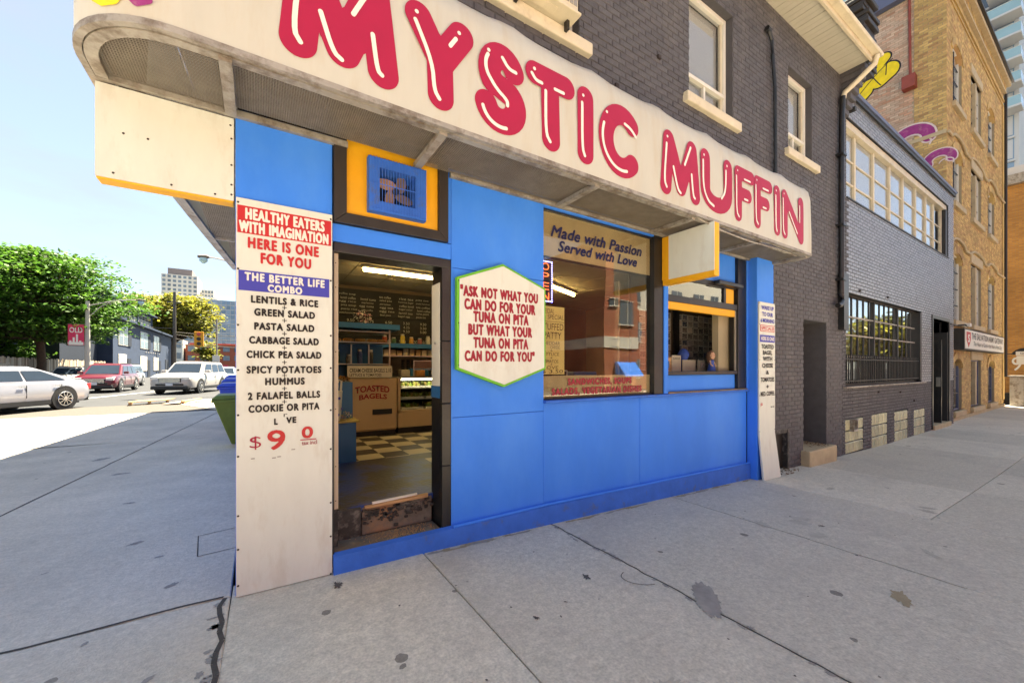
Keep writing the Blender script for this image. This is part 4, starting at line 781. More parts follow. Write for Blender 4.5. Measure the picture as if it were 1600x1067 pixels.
dn = thing('ornament_bush', 'dark blue ornament standing behind the cards on the sill', 'ornament'); MB().tube([(5.18, .45, 1.342), (5.18, .45, 1.50), (5.18, .45, 1.58), (5.18, .45, 1.64), (5.18, .45, 1.66)], [.05, .05, .08, .05, .01], 12).build('body', M['dress'], dn, smooth=True)
# little seated doll figure at the right of the sill
dl_ = thing('doll', 'small long haired doll in a blue dress sitting on the serving window sill', 'doll')
hx, hy = 5.40, .17
MB().tube([(hx, hy, 1.345), (hx, hy, 1.38), (hx, hy, 1.44), (hx, hy, 1.49), (hx, hy, 1.505)], [.055, .05, .032, .034, .014], 14).build('dress', M['dress'], dl_, smooth=True)
MB().tube([(hx, hy, 1.50), (hx, hy - .005, 1.525), (hx, hy - .008, 1.555), (hx, hy, 1.595), (hx, hy, 1.612)], [.014, .034, .042, .034, .01], 14).build('head', M['skin'], dl_, smooth=True)
MB().tube([(hx + .005, hy + .02, 1.46), (hx + .005, hy + .02, 1.54), (hx, hy + .012, 1.60), (hx, hy, 1.628)], [.035, .052, .045, .012], 12).build('hair', M['hair'], dl_, smooth=True)
for s_ in (-1, 1):
    MB().tube([(hx + s_ * .03, hy, 1.485), (hx + s_ * .055, hy - .02, 1.44), (hx + s_ * .035, hy - .045, 1.41)], [.011, .009, .007], 8).build('arm', M['skin'], dl_, smooth=True)
    MB().tube([(hx + s_ * .02, hy - .02, 1.355), (hx - .05 + s_ * .02, hy - .06, 1.353), (hx - .11 + s_ * .02, hy - .07, 1.352)], [.014, .012, .009], 8).build('leg', M['dress'], dl_, smooth=True)
    MB().cyl((hx + s_ * .014, hy - .046, 1.56), (hx + s_ * .014, hy - .049, 1.56), .005, n=8).build('eye', M['ink'], dl_)

# ------------------------------------------------------------------ awning
A = thing('shop_awning', 'long cream illuminated box awning lettered MYSTIC MUFFIN in bubbly red letters over the shop front', 'awning')
sd_ = lambda y: .0 if y < .4 else .0 + .42 * ((y - .4) / 4.2) ** 1.15
pth = [(6.60, .0), (6.63, -.40), (6.60, -.52), (6.50, -.60)] + [(6.5 - 6.70 * i / 60, -.60) for i in range(1, 61)]
pth += [(-.20 + .43 * math.cos(R(a)) , -.17 + .43 * math.sin(R(a))) for a in range(-98, -181, -8)] + [(-.63 + sd_(-.17 + 4.77 * i / 20), -.17 + 4.77 * i / 20) for i in range(1, 21)]
prof = [(0, 2.94), (0.0, 3.2), (.006, 3.45), (.012, 3.68), (.035, 3.79), (.085, 3.86), (.16, 3.90)]
am = MB(); N = len(pth)
def nrm(i):
    a = Vector(pth[max(i - 1, 0)]); b = Vector(pth[min(i + 1, N - 1)]); d = (b - a).normalized(); return Vector((-d.y, d.x)) * -1   # inward
for i in range(N):
    n_ = nrm(i)
    sc = .5 + .5 * math.cos(pth[i][0] * 2 * math.pi / .83); sc = sc ** 4
    for k, (dd_, z) in enumerate(prof):
        p = Vector(pth[i]) + n_ * (dd_ + (0 if k < 3 else -.0)); zz = z + (.028 * sc if k >= 4 else 0) + (.004 * math.sin(pth[i][0] * 5) if k == 0 else 0)
        am.v.append((p.x, p.y, zz))
K = len(prof)
for i in range(N - 1):
    for k in range(K - 1): am.f.append((i * K + k, (i + 1) * K + k, (i + 1) * K + k + 1, i * K + k + 1)); am.m.append(0); am.t.append(0)
# top back to the wall
fb0 = len(am.v)
fab = am.build('fabric', M['vinyl'], A, smooth=True)
tp = MB(); tp.quad((-.5, -.45, 3.90), (6.45, -.45, 3.90), (6.45, .0, 4.0), (-.5, .0, 4.0)); tp.quad((-.5, .0, 3.90), (-.0, .0, 3.90), (-.0, 4.6, 3.95), (-.12, 4.6, 3.90)); tp.box(-.22, .0, 4.55, 4.6, 2.95, 3.9); tp.build('top_cover', M['vinyl'], A)
# lip and frame bars
lip = MB(); P3 = [(p[0], p[1], 2.945) for p in pth]
for i in range(N):
    q = Vector(pth[i]) + nrm(i) * .0; 
fbm = MB()
for off, wz, wd_, m_ in ((.0, 2.93, .03, 0), (.035, 2.925, .05, 0)):
    k0 = len(fbm.v)
    for i in range(N):
        n_ = nrm(i); a = Vector(pth[i]) + n_ * (off - .004); b = a + n_ * wd_
        fbm.v += [(a.x, a.y, wz - .012), (b.x, b.y, wz - .012), (b.x, b.y, wz + .02), (a.x, a.y, wz + .02)]
    for i in range(N - 1):
        for j in range(4): fbm.f.append((k0 + i * 4 + j, k0 + i * 4 + (j + 1) % 4, k0 + (i + 1) * 4 + (j + 1) % 4, k0 + (i + 1) * 4 + j)); fbm.m.append(0); fbm.t.append(0)
fbm.build('edge_frame', M['metal'], A)
rr = MB(); rr.bar((-.62, .0, 2.925), (6.58, .0, 2.925), .03, .035) if False else None
B('wall_rail', M['metal'], A, (-.60, .64, -.045, -.015, 2.91, 2.95), (1.41, 6.58, -.045, -.012, 2.91, 2.95)); B('wall_rail', M['metal'], A, (-.05, -.012, .0, 4.55, 2.91, 2.95))
xbars = [-.02, 1.13, 2.5, 3.85, 5.2, 6.45]
for x in xbars:
    if x == -9: MB().bar((1.13, -.56, 2.925), (1.19, -.09, 2.72), .045, .02, up=(1, 0, 0)).build('cross_bar', M['metal'], A)
    else: B('cross_bar', M['metal'], A, (x - .028, x + .028, -.56, -.045, 2.895, 2.93))
for y in (1.5, 2.9, 4.3): B('cross_bar', M['metal'], A, (-.60 + sd_(y), -.05, y - .02, y + .02, 2.912, 2.94))
def wire_panel(u0, u1, zf=lambda u, v: 2.935, diag=False, v0=-.56, v1=-.045, step=.0135, axis=0, r=.0016, shape=None):
    b = MB(); P = (lambda u, v: (u, v, zf(u, v))) if axis == 0 else (lambda u, v: (v, u, zf(u, v)))
    def seg(a, c):
        p, q = Vector(P(*a)), Vector(P(*c)); d = (q - p).normalized(); s = d.cross(Vector((0, 0, 1))).normalized() * r; b.add([p - s, p + s, q + s, q - s, p + Vector((0, 0, .004)), q + Vector((0, 0, .004))], [(0, 1, 2, 3), (0, 3, 5, 4), (1, 4, 5, 2)])
    if not diag:
        n = int((u1 - u0) / step)
        for i in range(n + 1): u = u0 + i * step; va = shape(u) if shape else v0; seg((u, va), (u, v1))
        n = int((v1 - v0) / step)
        for j in range(n + 1):
            v = v0 + j * step; ua = u0
            if shape:
                while ua < u1 and shape(ua) > v: ua += step
            m_ = 6
            for k in range(m_): seg((ua + (u1 - ua) * k / m_, v), (ua + (u1 - ua) * (k + 1) / m_, v))
    return b
shp = lambda u: -.17 - math.sqrt(max(.0, .385 ** 2 - (u + .20) ** 2)) if u < -.2 else -.55
wire_panel(-.60, -.04, shape=shp, v1=-.05, step=.012).build('mesh_panel', M['mesh'], A)
sag = lambda u, v: 2.935 - (v + .56) / .515 * .0 + 0
wire_panel(0, 1.11, sag, step=.0125, v1=-.09).build('mesh_panel', M['mesh'], A)
for a, b in ((1.15, 2.48), (2.52, 3.83), (3.87, 5.18), (5.22, 6.43)): wire_panel(a, b, step=.0145).build('mesh_panel', M['mesh'], A)
for a, b in ((0, 1.48), (1.52, 2.88), (2.92, 4.28)): wire_panel(a, b, v0=-.57 + sd_(b), v1=-.06, axis=1, step=.016).build('mesh_panel', M['mesh'], A)
M['awnin'] = pmat('awning_inside_shade_glow', (.10, .065, .035), .8, .3, 2, stain=(.45, .26, .08), samt=.8, sscale=1.1, slo=.5, shi=.7)  # brown stands in for shade inside, orange patches for glow through the vinyl
il = MB(); il.quad((-.28, -.555, 2.97), (6.45, -.555, 2.97), (6.45, -.525, 3.74), (-.28, -.525, 3.74)); il.quad((-.28, -.48, 3.78), (6.4, -.48, 3.78), (6.4, -.01, 3.86), (-.28, -.01, 3.86)); il.quad((-.545, -.2, 2.97), (-.545, .7, 2.97), (-.52, .7, 3.72), (-.52, -.2, 3.72)); il.quad((-.545, -.2, 2.97), (-.46, -.42, 2.97), (-.44, -.40, 3.72), (-.52, -.2, 3.72)); il.quad((-.46, -.42, 2.97), (-.28, -.54, 2.97), (-.28, -.50, 3.72), (-.44, -.40, 3.72)); il.build('added_shade_liner', M['awnin'], A)  # sheets added to keep the inside of the awning dark
B('inner_back', M['awnin'], A, (.0, 6.5, -.012, -.004, 2.99, 3.88)); cbl = MB(); cbl.tube([(3.9, -.57, 2.92), (4.3, -.59, 2.86), (4.9, -.58, 2.85), (5.6, -.57, 2.88), (6.3, -.5, 2.91)], .008, 6); cbl.tube([(3.9, -.57, 2.92), (4.5, -.57, 2.87), (5.3, -.56, 2.87), (6.0, -.5, 2.9)], .006, 6); cbl.build('cable', M['metal'], A, smooth=True)

# bubble letters: each letter a part, its white highlights a sub-part
Z0, Z1 = 3.02, 3.64
def letter(ch, x0, x1, r, strokes, hi, hr=.013):
    """strokes in unit box 0..1 x 0..1 of the stroke centre lines"""
    zl, zh = Z0 + r, Z1 - r; xl, xh = x0 + r, x1 - r; T = lambda p: (xl + p[0] * (xh - xl), zl + p[1] * (zh - zl))
    st = [([T(p) for p in s], r) for s in strokes]; V, F = contour(st, .0105)
    b = MB(); b.add([(x, -.6035 + max(0, (z - 3.45) / .2) * .004, z) for x, z in V], F); o = b.build('letter', M['red'], A); o['label'] = 'red bubble letter %s' % ch
    hs = []
    for s in hi: hs.append((chaikin([T(p) for p in s], 2), hr))
    V, F = contour(hs, .005); b = MB(); b.add([(x, -.6062 + max(0, (z - 3.45) / .2) * .004, z) for x, z in V], F); b.build('highlight', M['whiteprint'], o)
def Mlet(x0, x1, r):
    letter('M', x0, x1, r, [[(0, 0), (.10, 1)], [(.10, 1), (.5, .08)], [(.5, .08), (.88, 1)], [(.88, 1), (1, 0)]], [[(.02, .88), (-.06, .1), (.02, -.02)], [(.24, .45), (.38, .02), (.48, -.04)], [(.62, .60), (.83, 1.03)], [(.86, .45), (.92, 0), (.98, -.04)], [(.05, 1.03)]])
def Slet(x0, x1, r):
    s = arc(.5, .73, .44, .27, 20, 200, 14) + arc(.52, .22, .46, .28, 80, -160, 16)
    up = arc(.5, .72, .42, .28, 25, 215, 14); lo = arc(.46, .24, .5, .26, 50, -165, 16)
    letter('S', x0, x1, r, [up + lo[0:]], [arc(.5, .78, .55, .30, 150, 215, 8) + [(.30, .45), (.66, .34), (.66, .26)], arc(.46, .2, .62, .32, 195, 285, 10), [(.5, .98), (.7, .85), (.95, .84)], [(.05, 1.0)]])
def Ilet(x0, x1, r): letter('I', x0, x1 , r, [[(.5, 0), (.5, 1)]], [[(-.6 if False else .1, .9), (.1, .1), (.5, -.05)], [(.2, 1.03)]])
def single(ch, cx, r, strokes, hi, hr=.013, w=.001): pass
rr_ = .088
Mlet(.205, .825, .090)
letter('Y', .862, 1.325, .088, [[(0, 1), (.48, .48)], [(1, 1), (.48, .48)], [(.48, .48), (.50, 0)]], [[(-.08, .92), (.30, .42), (.34, .05), (.46, -.05)], [(.72, .78), (.86, .92)], [(-.05, 1.04)], [(.94, 1.03)]])
Slet(1.34, 1.76, .088)
letter('T', 1.745, 2.215, .086, [[(0, 1), (1, 1)], [(.46, 1), (.50, 0)]], [[(-.10, .97), (.02, .88), (.2, .88)], [(.32, .78), (.32, .08), (.46, -.04)], [(.62, .88), (.9, .88)], [(-.02, 1.06)]])
def I_(x0, x1, r): xm = (x0 + x1) / 2; letter('I', xm - r - .0005, xm + r + .0005, r, [[(.5, 0), (.5, 1)]], [[(-38, .88), (-38, .08), (-10, -.05)], [(-25, 1.02)]])
I_(2.235, 2.425, .086)
letter('C', 2.475, 3.01, .086, [arc(.52, .5, .52, .5, 48, 312, 24)], [arc(.52, .5, .64, .56, 158, 285, 14), [(.62, .86), (.82, .82), (1.0, .70)], [(.02, .93)]])
Mlet(3.265, 3.895, .082)
letter('U', 3.905, 4.495, .084, [[(0, 1), (0, .35)] + arc(.5, .32, .5, .32, 180, 360, 12) + [(1, .35), (1, 1)]], [[(-.1, .9), (-.1, .3), (.1, .02), (.35, -.05)], [(.9, .9), (.88, .4), (.7, .2)], [(-.06, 1.03)], [(.95, 1.03)]])
for xa in (4.545, 4.965): letter('F', xa, xa + .435, .076, [[(0, 0), (0, 1)], [(0, 1), (1, 1)], [(0, .52), (.75, .52)]], [[(-.14, .9), (-.14, .05), (.05, -.05)], [(.45, .9), (.9, .9)], [(.45, .42), (.7, .42)], [(-.05, 1.04)]], .011)
I_(5.42, 5.62, .078)
letter('N', 5.645, 6.25, .076, [[(0, 0), (0, 1)], [(0, 1), (1, 0)], [(1, 0), (1, 1)]], [[(-.11, .9), (-.11, .05), (0, -.05)], [(.25, .6), (.75, .1)], [(.9, .9), (.9, .45)], [(-.05, 1.04)]], .011)
# partial round emblem at the left end of the fascia (only its lower edge is in view)
V, F = contour([([(-.52, 3.03), (-.48, 3.005), (-.43, 3.01), (-.40, 3.05)], .022)], .006); 
def onarc(x, z):   # wrap round the awning corner
    s_ = (-.20 - x); 
    if s_ < 0: return (x, -.604, z)
    a = s_ / .43; return (-.20 - .434 * math.sin(a), -.17 - .434 * math.cos(a), z)
b = MB(); b.add([onarc(x, z) for x, z in V], F); b.build('emblem', M['graffy'], A)
V, F = contour([([(-.38, 3.05), (-.34, 3.01), (-.30, 3.03)], .018), ([(-.42, 3.13), (-.36, 3.15)], .03)], .006); b = MB(); b.add([onarc(x, z) for x, z in V], F); b.build('emblem', M['graffp'], A)

# blade signs
def blade(label, x0, x1, y0, y1, z0, z1, face):
    o = thing('blade_sign', label, 'blank sign', 'blank box signs hung under the awning')
    B('face_panel', M['cream'], o, (x0, x1, y0, y1, z0, z1)); 
    return o
b1 = thing('blade_sign', 'large blank white box sign with yellow edges hanging left of the blue corner', 'blank sign', 'blank box signs hung under the awning')
B('face_panel', M['cream'], b1, (-.610, -.008, -.012, -.006, 2.405, 2.905)); B('edge', M['yellow'], b1, (-.608, -.010, -.006, .085, 2.395, 2.425), (-.608, -.580, -.006, .085, 2.426, 2.9), bevel=.004); B('back_panel', M['cream'], b1, (-.610, -.008, .086, .092, 2.405, 2.905))
screws(b1, [(-.025, 2.86), (-.02, 2.78), (-.02, 2.62), (-.02, 2.50), (-.02, 2.44), (-.1, 2.425), (-.3, 2.43), (-.54, 2.435), (-.50, 2.66), (-.40, 2.66)], -.0125, .006)
b2 = thing('blade_sign', 'blank white box sign with yellow edges jutting out above the serving window', 'blank sign', 'blank box signs hung under the awning')
B('face_panel', M['cream'], b2, (4.085, 4.092, -.64, -.10, 2.40, 2.905)); B('edge', M['yellow'], b2, (4.093, 4.17, -.645, -.012, 2.345, 2.40), (4.082, 4.17, -.099, -.012, 2.401, 2.90), (4.093, 4.17, -.645, -.62, 2.401, 2.9), bevel=.004); B('edge', M['yellow'], b2, (4.08, 4.092, -.645, -.10, 2.35, 2.399)); B('back_panel', M['cream'], b2, (4.171, 4.178, -.64, -.02, 2.36, 2.905))

# ------------------------------------------------------------------ sign boards
u_ = lambda x: 4.522 * (x - 368) / (1768 - x); zl_ = lambda y, s=241.5: 1.386 + (575 - y) / s
bd = thing('menu_board', 'tall cream corner board headed HEALTHY EATERS WITH IMAGINATION with a nine dollar combo list', 'sign board')
bdm = MB(); bdm.hexa([(.004, -.034, gz(0) + .005), (.541, -.034, gz(.5) + .004), (.541, -.020, gz(.5) + .004), (.004, -.020, gz(0) + .005)], [(.004, -.034, 2.425), (.541, -.034, 2.425), (.541, -.020, 2.425), (.004, -.020, 2.425)]); bdm.build('board', M['cream'], bd)
B('red_band', M['redsign'], bd, (.010, .534, -.0365, -.0345, 2.212, 2.38)); B('blue_band', M['blueprint'], bd, (.016, .522, -.0365, -.0345, 1.862, 1.985))
def line(s, xa, xb, yc, h, mat, off=.035, par=bd, y=-.038, s_=241.5):
    z = zl_(yc, s_); k = .988; f_ = lambda v: .116 + (v - .116) * k
    if off >= .05: return boldtext(s, f_(u_(xa)), f_(u_(xb)), z - h / s_ / 2, z + h / s_ / 2, y, mat, par, .0036 if h > 15 else .0028)
    return text(s, f_(u_(xa)), f_(u_(xb)), z - h / s_ / 2, z + h / s_ / 2, y, mat, par, off)
line('HEALTHY EATERS', 383, 507, 346, 17.5, M['whiteprint'], .06); line('WITH IMAGINATION', 373, 513, 365.5, 17.5, M['whiteprint'], .06)
line('HERE IS ONE', 387, 498, 388.5, 17, M['redsign'], .06); line('FOR YOU', 407, 486, 409.5, 17, M['redsign'], .06)
line('THE BETTER LIFE', 382, 507, 439, 12.5, M['whiteprint'], .055); line('COMBO', 418, 472, 453.5, 11.5, M['whiteprint'], .055)
for s, a, b, y in (('LENTILS & RICE', 392, 497, 472), ('GREEN SALAD', 397, 492, 491), ('PASTA SALAD', 397, 491, 512), ('CABBAGE SALAD', 389, 498, 533), ('CHICK PEA SALAD', 385, 502, 554.5), ('SPICY POTATOES', 385, 502, 577.5), ('HUMMUS', 414, 476, 595.5), ('2 FALAFEL BALLS', 387, 500, 617), ('COOKIE OR PITA', 388, 499, 636)): line(s, a, b, y, 11.5, M['ink'], .055)
for y in (481.5, 501.5, 522, 543.5, 566, 586.5, 606.5, 627): line('+', 440.5, 448, y, 6.5, M['ink'], -.005)
line('L', 428, 434, 657, 10, M['ink'], .05); line('VE', 447, 463, 656, 10, M['ink'], .05); line('r', 443, 449, 648, 5, M['ink'], .0)
line('$', 390, 408, 687, 20, M['red'], -.01); line('9', 417, 446, 685, 31, M['redsign'], .06); line('0', 471, 489, 677, 19, M['redsign'], .06); line('_', 469, 494, 688.5, 1.5, M['red'], .0); line("tax incl", 471, 495, 693.5, 6.5, M['darkred'], .01)
for a, b in ((392, 710), (425, 712), (433, 711), (455, 702)): line('-', a, a + 6, b, 1.5, M['patch'], .0)
sy = [318, 422, 508, 570, 648, 720, 790, 840, 890, 905]
screws(bd, [(.014, zl_(y_, 254.5)) for y_ in (318, 421, 508, 578, 648, 712, 804, 856, 912)] + [(.532, zl_(y_, 228)) for y_ in (345, 440, 525, 575, 640, 700, 783, 835, 893)], -.0345, .0065)

hs = thing('hexagonal_sign', 'white hexagonal sign edged in green with six lines of red tuna on pita text', 'sign')
hx_ = [(1.459, 2.118), (1.890, 2.280), (2.350, 2.118), (2.350, 1.374), (1.900, 1.222), (1.455, 1.374)]
MB().prism([(x, -.052, z) for x, z in hx_], (0, .045, 0)).build('edge', M['green'], hs, bevel=.004)
cx_, cz_ = 1.9, 1.75; inn = [(cx_ + (x - cx_) * .955, cz_ + (z - cz_) * .96) for x, z in hx_]
MB().prism([(x, -.058, z) for x, z in inn], (0, .005, 0)).build('panel', M['cream'], hs, bevel=.002)
for s, a, b, yc in (('"ASK NOT WHAT YOU', 718.5, 840, 460), ('CAN DO FOR YOUR', 725, 836, 479.5), ('TUNA ON PITA', 739, 825.5, 497.5), ('BUT WHAT YOUR', 731, 831, 517), ('TUNA ON PITA', 739, 825, 536.5), ('CAN DO FOR YOU"', 725.5, 835, 556.5)):
    k_ = (2.966 - .060) / 2.966; xa, xb = .116 + (u_(a) - .116) * k_, .116 + (u_(b) - .116) * k_; z = 1.386 + (zl_(yc, 179.6) - 1.386) * k_; boldtext(s, xa, xb, z - .047, z + .047, -.0605, M['darkred'], hs, .0055, 1.25)
screws(hs, [(1.475, 2.09), (1.89, 2.255), (2.325, 2.09), (2.325, 1.75), (1.475, 1.75), (1.475, 1.41), (1.9, 1.25), (2.325, 1.41)], -.052, .006)

nb = thing('narrow_menu_board', 'narrow cream board listing a toasted bagel with cheese on the right hand blue pilaster', 'sign board')
b = MB(); b.hexa([(6.03, -.215, gz(6.2) + .01), (6.52, -.215, gz(6.4) + .0), (6.52, -.19, gz(6.4)), (6.03, -.19, gz(6.2) + .01)], [(6.005, -.165, .45), (6.455, -.165, .45), (6.455, -.145, .45), (6.005, -.145, .45)]); b.hexa([(6.005, -.165, .45), (6.455, -.165, .45), (6.455, -.145, .45), (6.005, -.145, .45)], [(6.005, -.165, 2.315), (6.455, -.165, 2.315), (6.455, -.145, 2.315), (6.005, -.145, 2.315)]); b.build('board', M['cream'], nb)
zz = lambda y: 1.386 + (575 - y) * .00906
B('blue_band', M['blueprint'], nb, (6.02, 6.44, -.1675, -.1655, zz(534.5), zz(523.5))); B('red_frame', M['redsign'], nb, (6.03, 6.43, -.1675, -.1655, zz(518), zz(508)))
B('frame_inner', M['cream'], nb, (6.045, 6.415, -.169, -.168, zz(517), zz(509)))
for s, a, b, yc, h, m_ in (('WAKE UP', .1, .9, 481, 6.5, 'blueprint'), ('TO OUR', .15, .85, 491, 6.5, 'blueprint'), ('6 MORNING', .06, .94, 501, 6.5, 'blueprint'), ('SPECIALS!', .1, .9, 513, 5.5, 'redsign'), ('HERE IS ONE', .08, .92, 529, 6, 'whiteprint'), ('TOASTED', .1, .9, 541.5, 7, 'ink'), ('BAGEL', .2, .8, 551, 7, 'ink'), ('WITH', .2, .8, 560.5, 7, 'ink'), ('CHEESE', .15, .85, 571, 7, 'ink'), ('&', .4, .6, 582, 6, 'ink'), ('TOMATOES', .06, .94, 593, 7, 'ink'), ('+', .42, .58, 604, 5, 'ink'), ('MED. COFFEE', .06, .94, 615, 7, 'ink'), ('$', .05, .18, 632, 6, 'redsign'), ('tax incl', .7, .92, 636, 3, 'ink')):
    text(s, 6.01 + a * .44, 6.01 + b * .44, zz(yc + h / 2), zz(yc - h / 2), -.170, M[m_], nb, .03)
screws(nb, [(6.015, z) for z in (.5, 1.0, 1.5, 2.0, 2.3)] + [(6.445, z) for z in (.5, 1.0, 1.5, 2.0, 2.3)], -.165, .006)

# air conditioner in the left upper window
ac = thing('air_conditioner', 'cream window air conditioner resting on the upper sill right above the red letters', 'air conditioner')
B('casing', M['trim'], ac, (1.95, 2.62, -.20, .12, 4.67, 5.09), bevel=.015); B('base_pan', M['trim'], ac, (1.93, 2.64, -.22, .08, 4.645, 4.668), bevel=.006); B('pan_plate', M['trim'], ac, (2.15, 2.40, -.17, -.09, 4.636, 4.644), bevel=.004)
B('louvre', M['metal'], ac, *[(2.0 + k * .05, 2.02 + k * .045, -.205, -.201, 4.72, 5.05) for k in range(13)]); [B('bracket', M['blackwood'], ac, (q_, q_ + .03, -.12, -.075, 4.56, 4.644)) for q_ in (1.98, 2.55)]

gd = random.Random(21)
names = ['red and gold', 'white', 'brown', 'tall amber', 'squat cream', 'dark green', 'orange', 'grey', 'striped', 'narrow blue', 'round yellow', 'short black']
gm_ = [pmat('goods_%d' % k, c, .4, .3, 20, stain=(.5, .45, .35), samt=.6, sscale=18) for k, c in enumerate([(.3, .04, .02), (.5, .48, .42), (.16, .08, .04), (.4, .2, .04), (.45, .38, .26), (.04, .10, .05), (.5, .18, .04), (.2, .2, .2), (.3, .1, .1), (.04, .08, .25), (.5, .38, .06), (.03, .03, .03)])]
def jar(x, y, z, r, h, m, label):
    t = thing('food_jar', label, 'jar', 'jars and tins on the shop shelves'); MB().tube([(x, y, z), (x, y, z + h * .75), (x, y, z + h * .85)], [r, r, r * .75], 12).build('jar_body', m, t, smooth=True); MB().cyl((x, y, z + h * .85), (x, y, z + h), r * .8, n=12).build('lid', M['steel'], t)
for k in range(12): jar(.98 + k * .078, 3.7 + gd.uniform(-.05, .1), 1.965, .032, gd.uniform(.09, .12) * .3 + .0 if False else gd.uniform(.020, .032), gm_[k], names[k] + ' flat tin on the top shelf under the blue cornice')
for k in range(10): jar(2.12 + k * .17, 4.6, 1.84, .045, gd.uniform(.12, .2), gm_[(k * 5) % 12], names[(k * 5) % 12] + ' jar on the high blue shelf right under the chalkboard prices')
for k in range(9): x = 2.9 + k * .1; jar(x, 4.42, 1.25, .035, gd.uniform(.1, .2), gm_[(k * 7) % 12], names[(k * 7) % 12] + ' bottle on the back counter behind the display case')
for k in range(6):
    x = 2.15 + k * .27; t = tag(B('paper_bag', gm_[(k * 5 + 1) % 12], None, (x, x + .16, 3.7, 3.85, 1.237, 1.237 + gd.uniform(.06, .13)), bevel=.012), names[(k * 5 + 1) % 12] + ' packet standing on top of the display case', 'packet', 'packets on top of the display case')
for k in range(5): jar(1.0 + k * .17, 3.8, 1.46, .04, gd.uniform(.12, .24), gm_[(k * 2 + 3) % 12], names[(k * 2 + 3) % 12] + ' canister between the posts of the bagel shelves')
# ------------------------------------------------------------------ slate painted brick building
D = thing('painted_brick_building', 'two storey slate grey painted brick building with long cream framed window and barred lower window', 'building')
Y2 = .0; DZ = -.34
BIG = (9.62, 14.75, 1.03, 2.88); DO = (15.80, 17.56, -.40, 2.76); UPW = (9.66, 17.55, 4.69, 6.24)
GB = [(9.62, 10.55, -.28, .39), (11.05, 12.03, -.33, .40), (12.56, 13.54, -.33, .37), (14.07, 15.02, -.33, .33)]
op = [BIG, DO, UPW]
wl = MB(); cuts_wall(wl, 9.46, 18.2, -.45, 6.72, op + GB, mY(.012), .18); wl.build('wall', M['brick2m'], D)
bs = bricks(9.47, 18.2, -.34, 6.70, op + GB, zbot=gz); low = [b for b in bs if b[2] < 1.0 or (b[0] < 9.6)]; hi_ = [b for b in bs if not (b[2] < 1.0 or b[0] < 9.6)]
put_bricks(hi_, mY(.008), M['brick2'], D, 'slate painted bricks of the upper wall', near=lambda b: 4.7 > b[2] > 2.9, nmax=290, proud=.008, jit=.003)
o = put_bricks(low, mY(.008), M['brick1'], D, 'charcoal painted bricks of the lower wall', proud=.008, jit=.003)
B('side_wall', M['brick2m'], D, (9.46, 9.6, .2, 12, -.4, 6.6)); B('back_wall', M['brick2m'], D, (9.6, 18.18, 11.8, 12, -.4, 6.6)); B('floor_slab', M['darkroom'], D, (9.6, 18.1, .2, 11.8, 3.6, 3.8)); B('roof', M['shingle'], D, (9.46, 18.19, .02, 12, 6.62, 6.7))
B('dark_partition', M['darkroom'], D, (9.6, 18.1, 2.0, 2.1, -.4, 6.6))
B('coping', M['slate'], D, (9.44, 18.22, -.07, .35, 6.722, 6.80), bevel=.008); B('drip_edge', M['trimblack'], D, (9.44, 18.22, -.05, -.015, 6.64, 6.72))
# upper window
uw = B('window', M['trim'], D, (9.66, 17.55, .10, .17, 4.69, 4.74), (9.66, 17.55, .04, .17, 6.10, 6.24), (9.66, 9.72, .10, .17, 4.74, 6.10), (17.25, 17.33, .10, .17, 4.74, 6.10))
ux = [9.72, 10.42, 11.52, 12.6, 13.6, 14.66, 15.62, 16.42, 17.25]
for x in ux[1:-1]: B('mullion', M['trim'], uw, (x - .035, x + .035, .09, .165, 4.74, 6.10), bevel=.005)
for k, (a, b) in enumerate(zip(ux[:-1], ux[1:])):
    for z in (5.10, 5.56): B('glazing_bar', M['trim'], uw, (a + .035, b - .035, .11, .15, z - .014, z + .014))
    for z0, z1 in ((4.74, 5.086), (5.114, 5.546), (5.574, 6.10)): B('pane', M['glassup'], uw, (a + .035, b - .035, .13, .134, z0, z1))
B('white_sky_blind', M['blindlight'], uw, (9.7, 16.45, .15, .155, 4.74, 6.1)); B('dark_reveal', M['trimblack'], uw, (17.34, 17.55, .02, .18, 4.70, 6.1)); B('drip', M['trimblack'], uw, (9.66, 17.55, -.02, .09, 4.66, 4.688)); 
# lower barred window
bw = B('barred_window', M['trimblack'], D, (9.62, 14.75, .10, .18, 1.03, 1.07), (9.62, 14.75, .10, .18, 2.83, 2.88), (9.62, 9.66, .10, .18, 1.07, 2.83), (14.62, 14.75, .0, .18, 1.07, 2.83), (11.52, 11.58, .09, .17, 1.07, 2.83), (13.15, 13.21, .09, .17, 1.07, 2.83))
bx_ = [9.66 + k * (14.62 - 9.66) / 15 for k in range(16)]
for x in bx_[1:-1]: B('bar', M['trimblack'], bw, (x - .016, x + .016, .11, .15, 1.07, 2.83))
for z in (1.62, 2.05, 2.42): B('rail', M['metal'], bw, (9.66, 14.62, .10, .14, z - .014, z + .014))
for k in range(44): x = 9.68 + k * .1135; B('guard_bar', M['trimblack'], bw, (x - .009, x + .009, .03, .05, 1.08, 1.66))
B('guard_rail', M['trimblack'], bw, (9.64, 14.66, .025, .055, 1.12, 1.14), (9.64, 14.66, .025, .055, 1.55, 1.57))
for a, b in zip(bx_[:-1], bx_[1:]):
    for z0, z1 in ((1.07, 1.6), (1.63, 2.03), (2.07, 2.41), (2.43, 2.83)): B('pane', M['glassdim'], bw, (a + .016, b - .016, .125, .129, z0, z1))
B('blind', M['blind'], bw, (9.66, 14.6, .3, .305, 1.07, 2.83)); B('window_sill', M['metal'], bw, (9.55, 14.95, -.05, .1, 1.0, 1.028), bevel=.004)  # bright blind colour stands in for white sky reflected in the panes
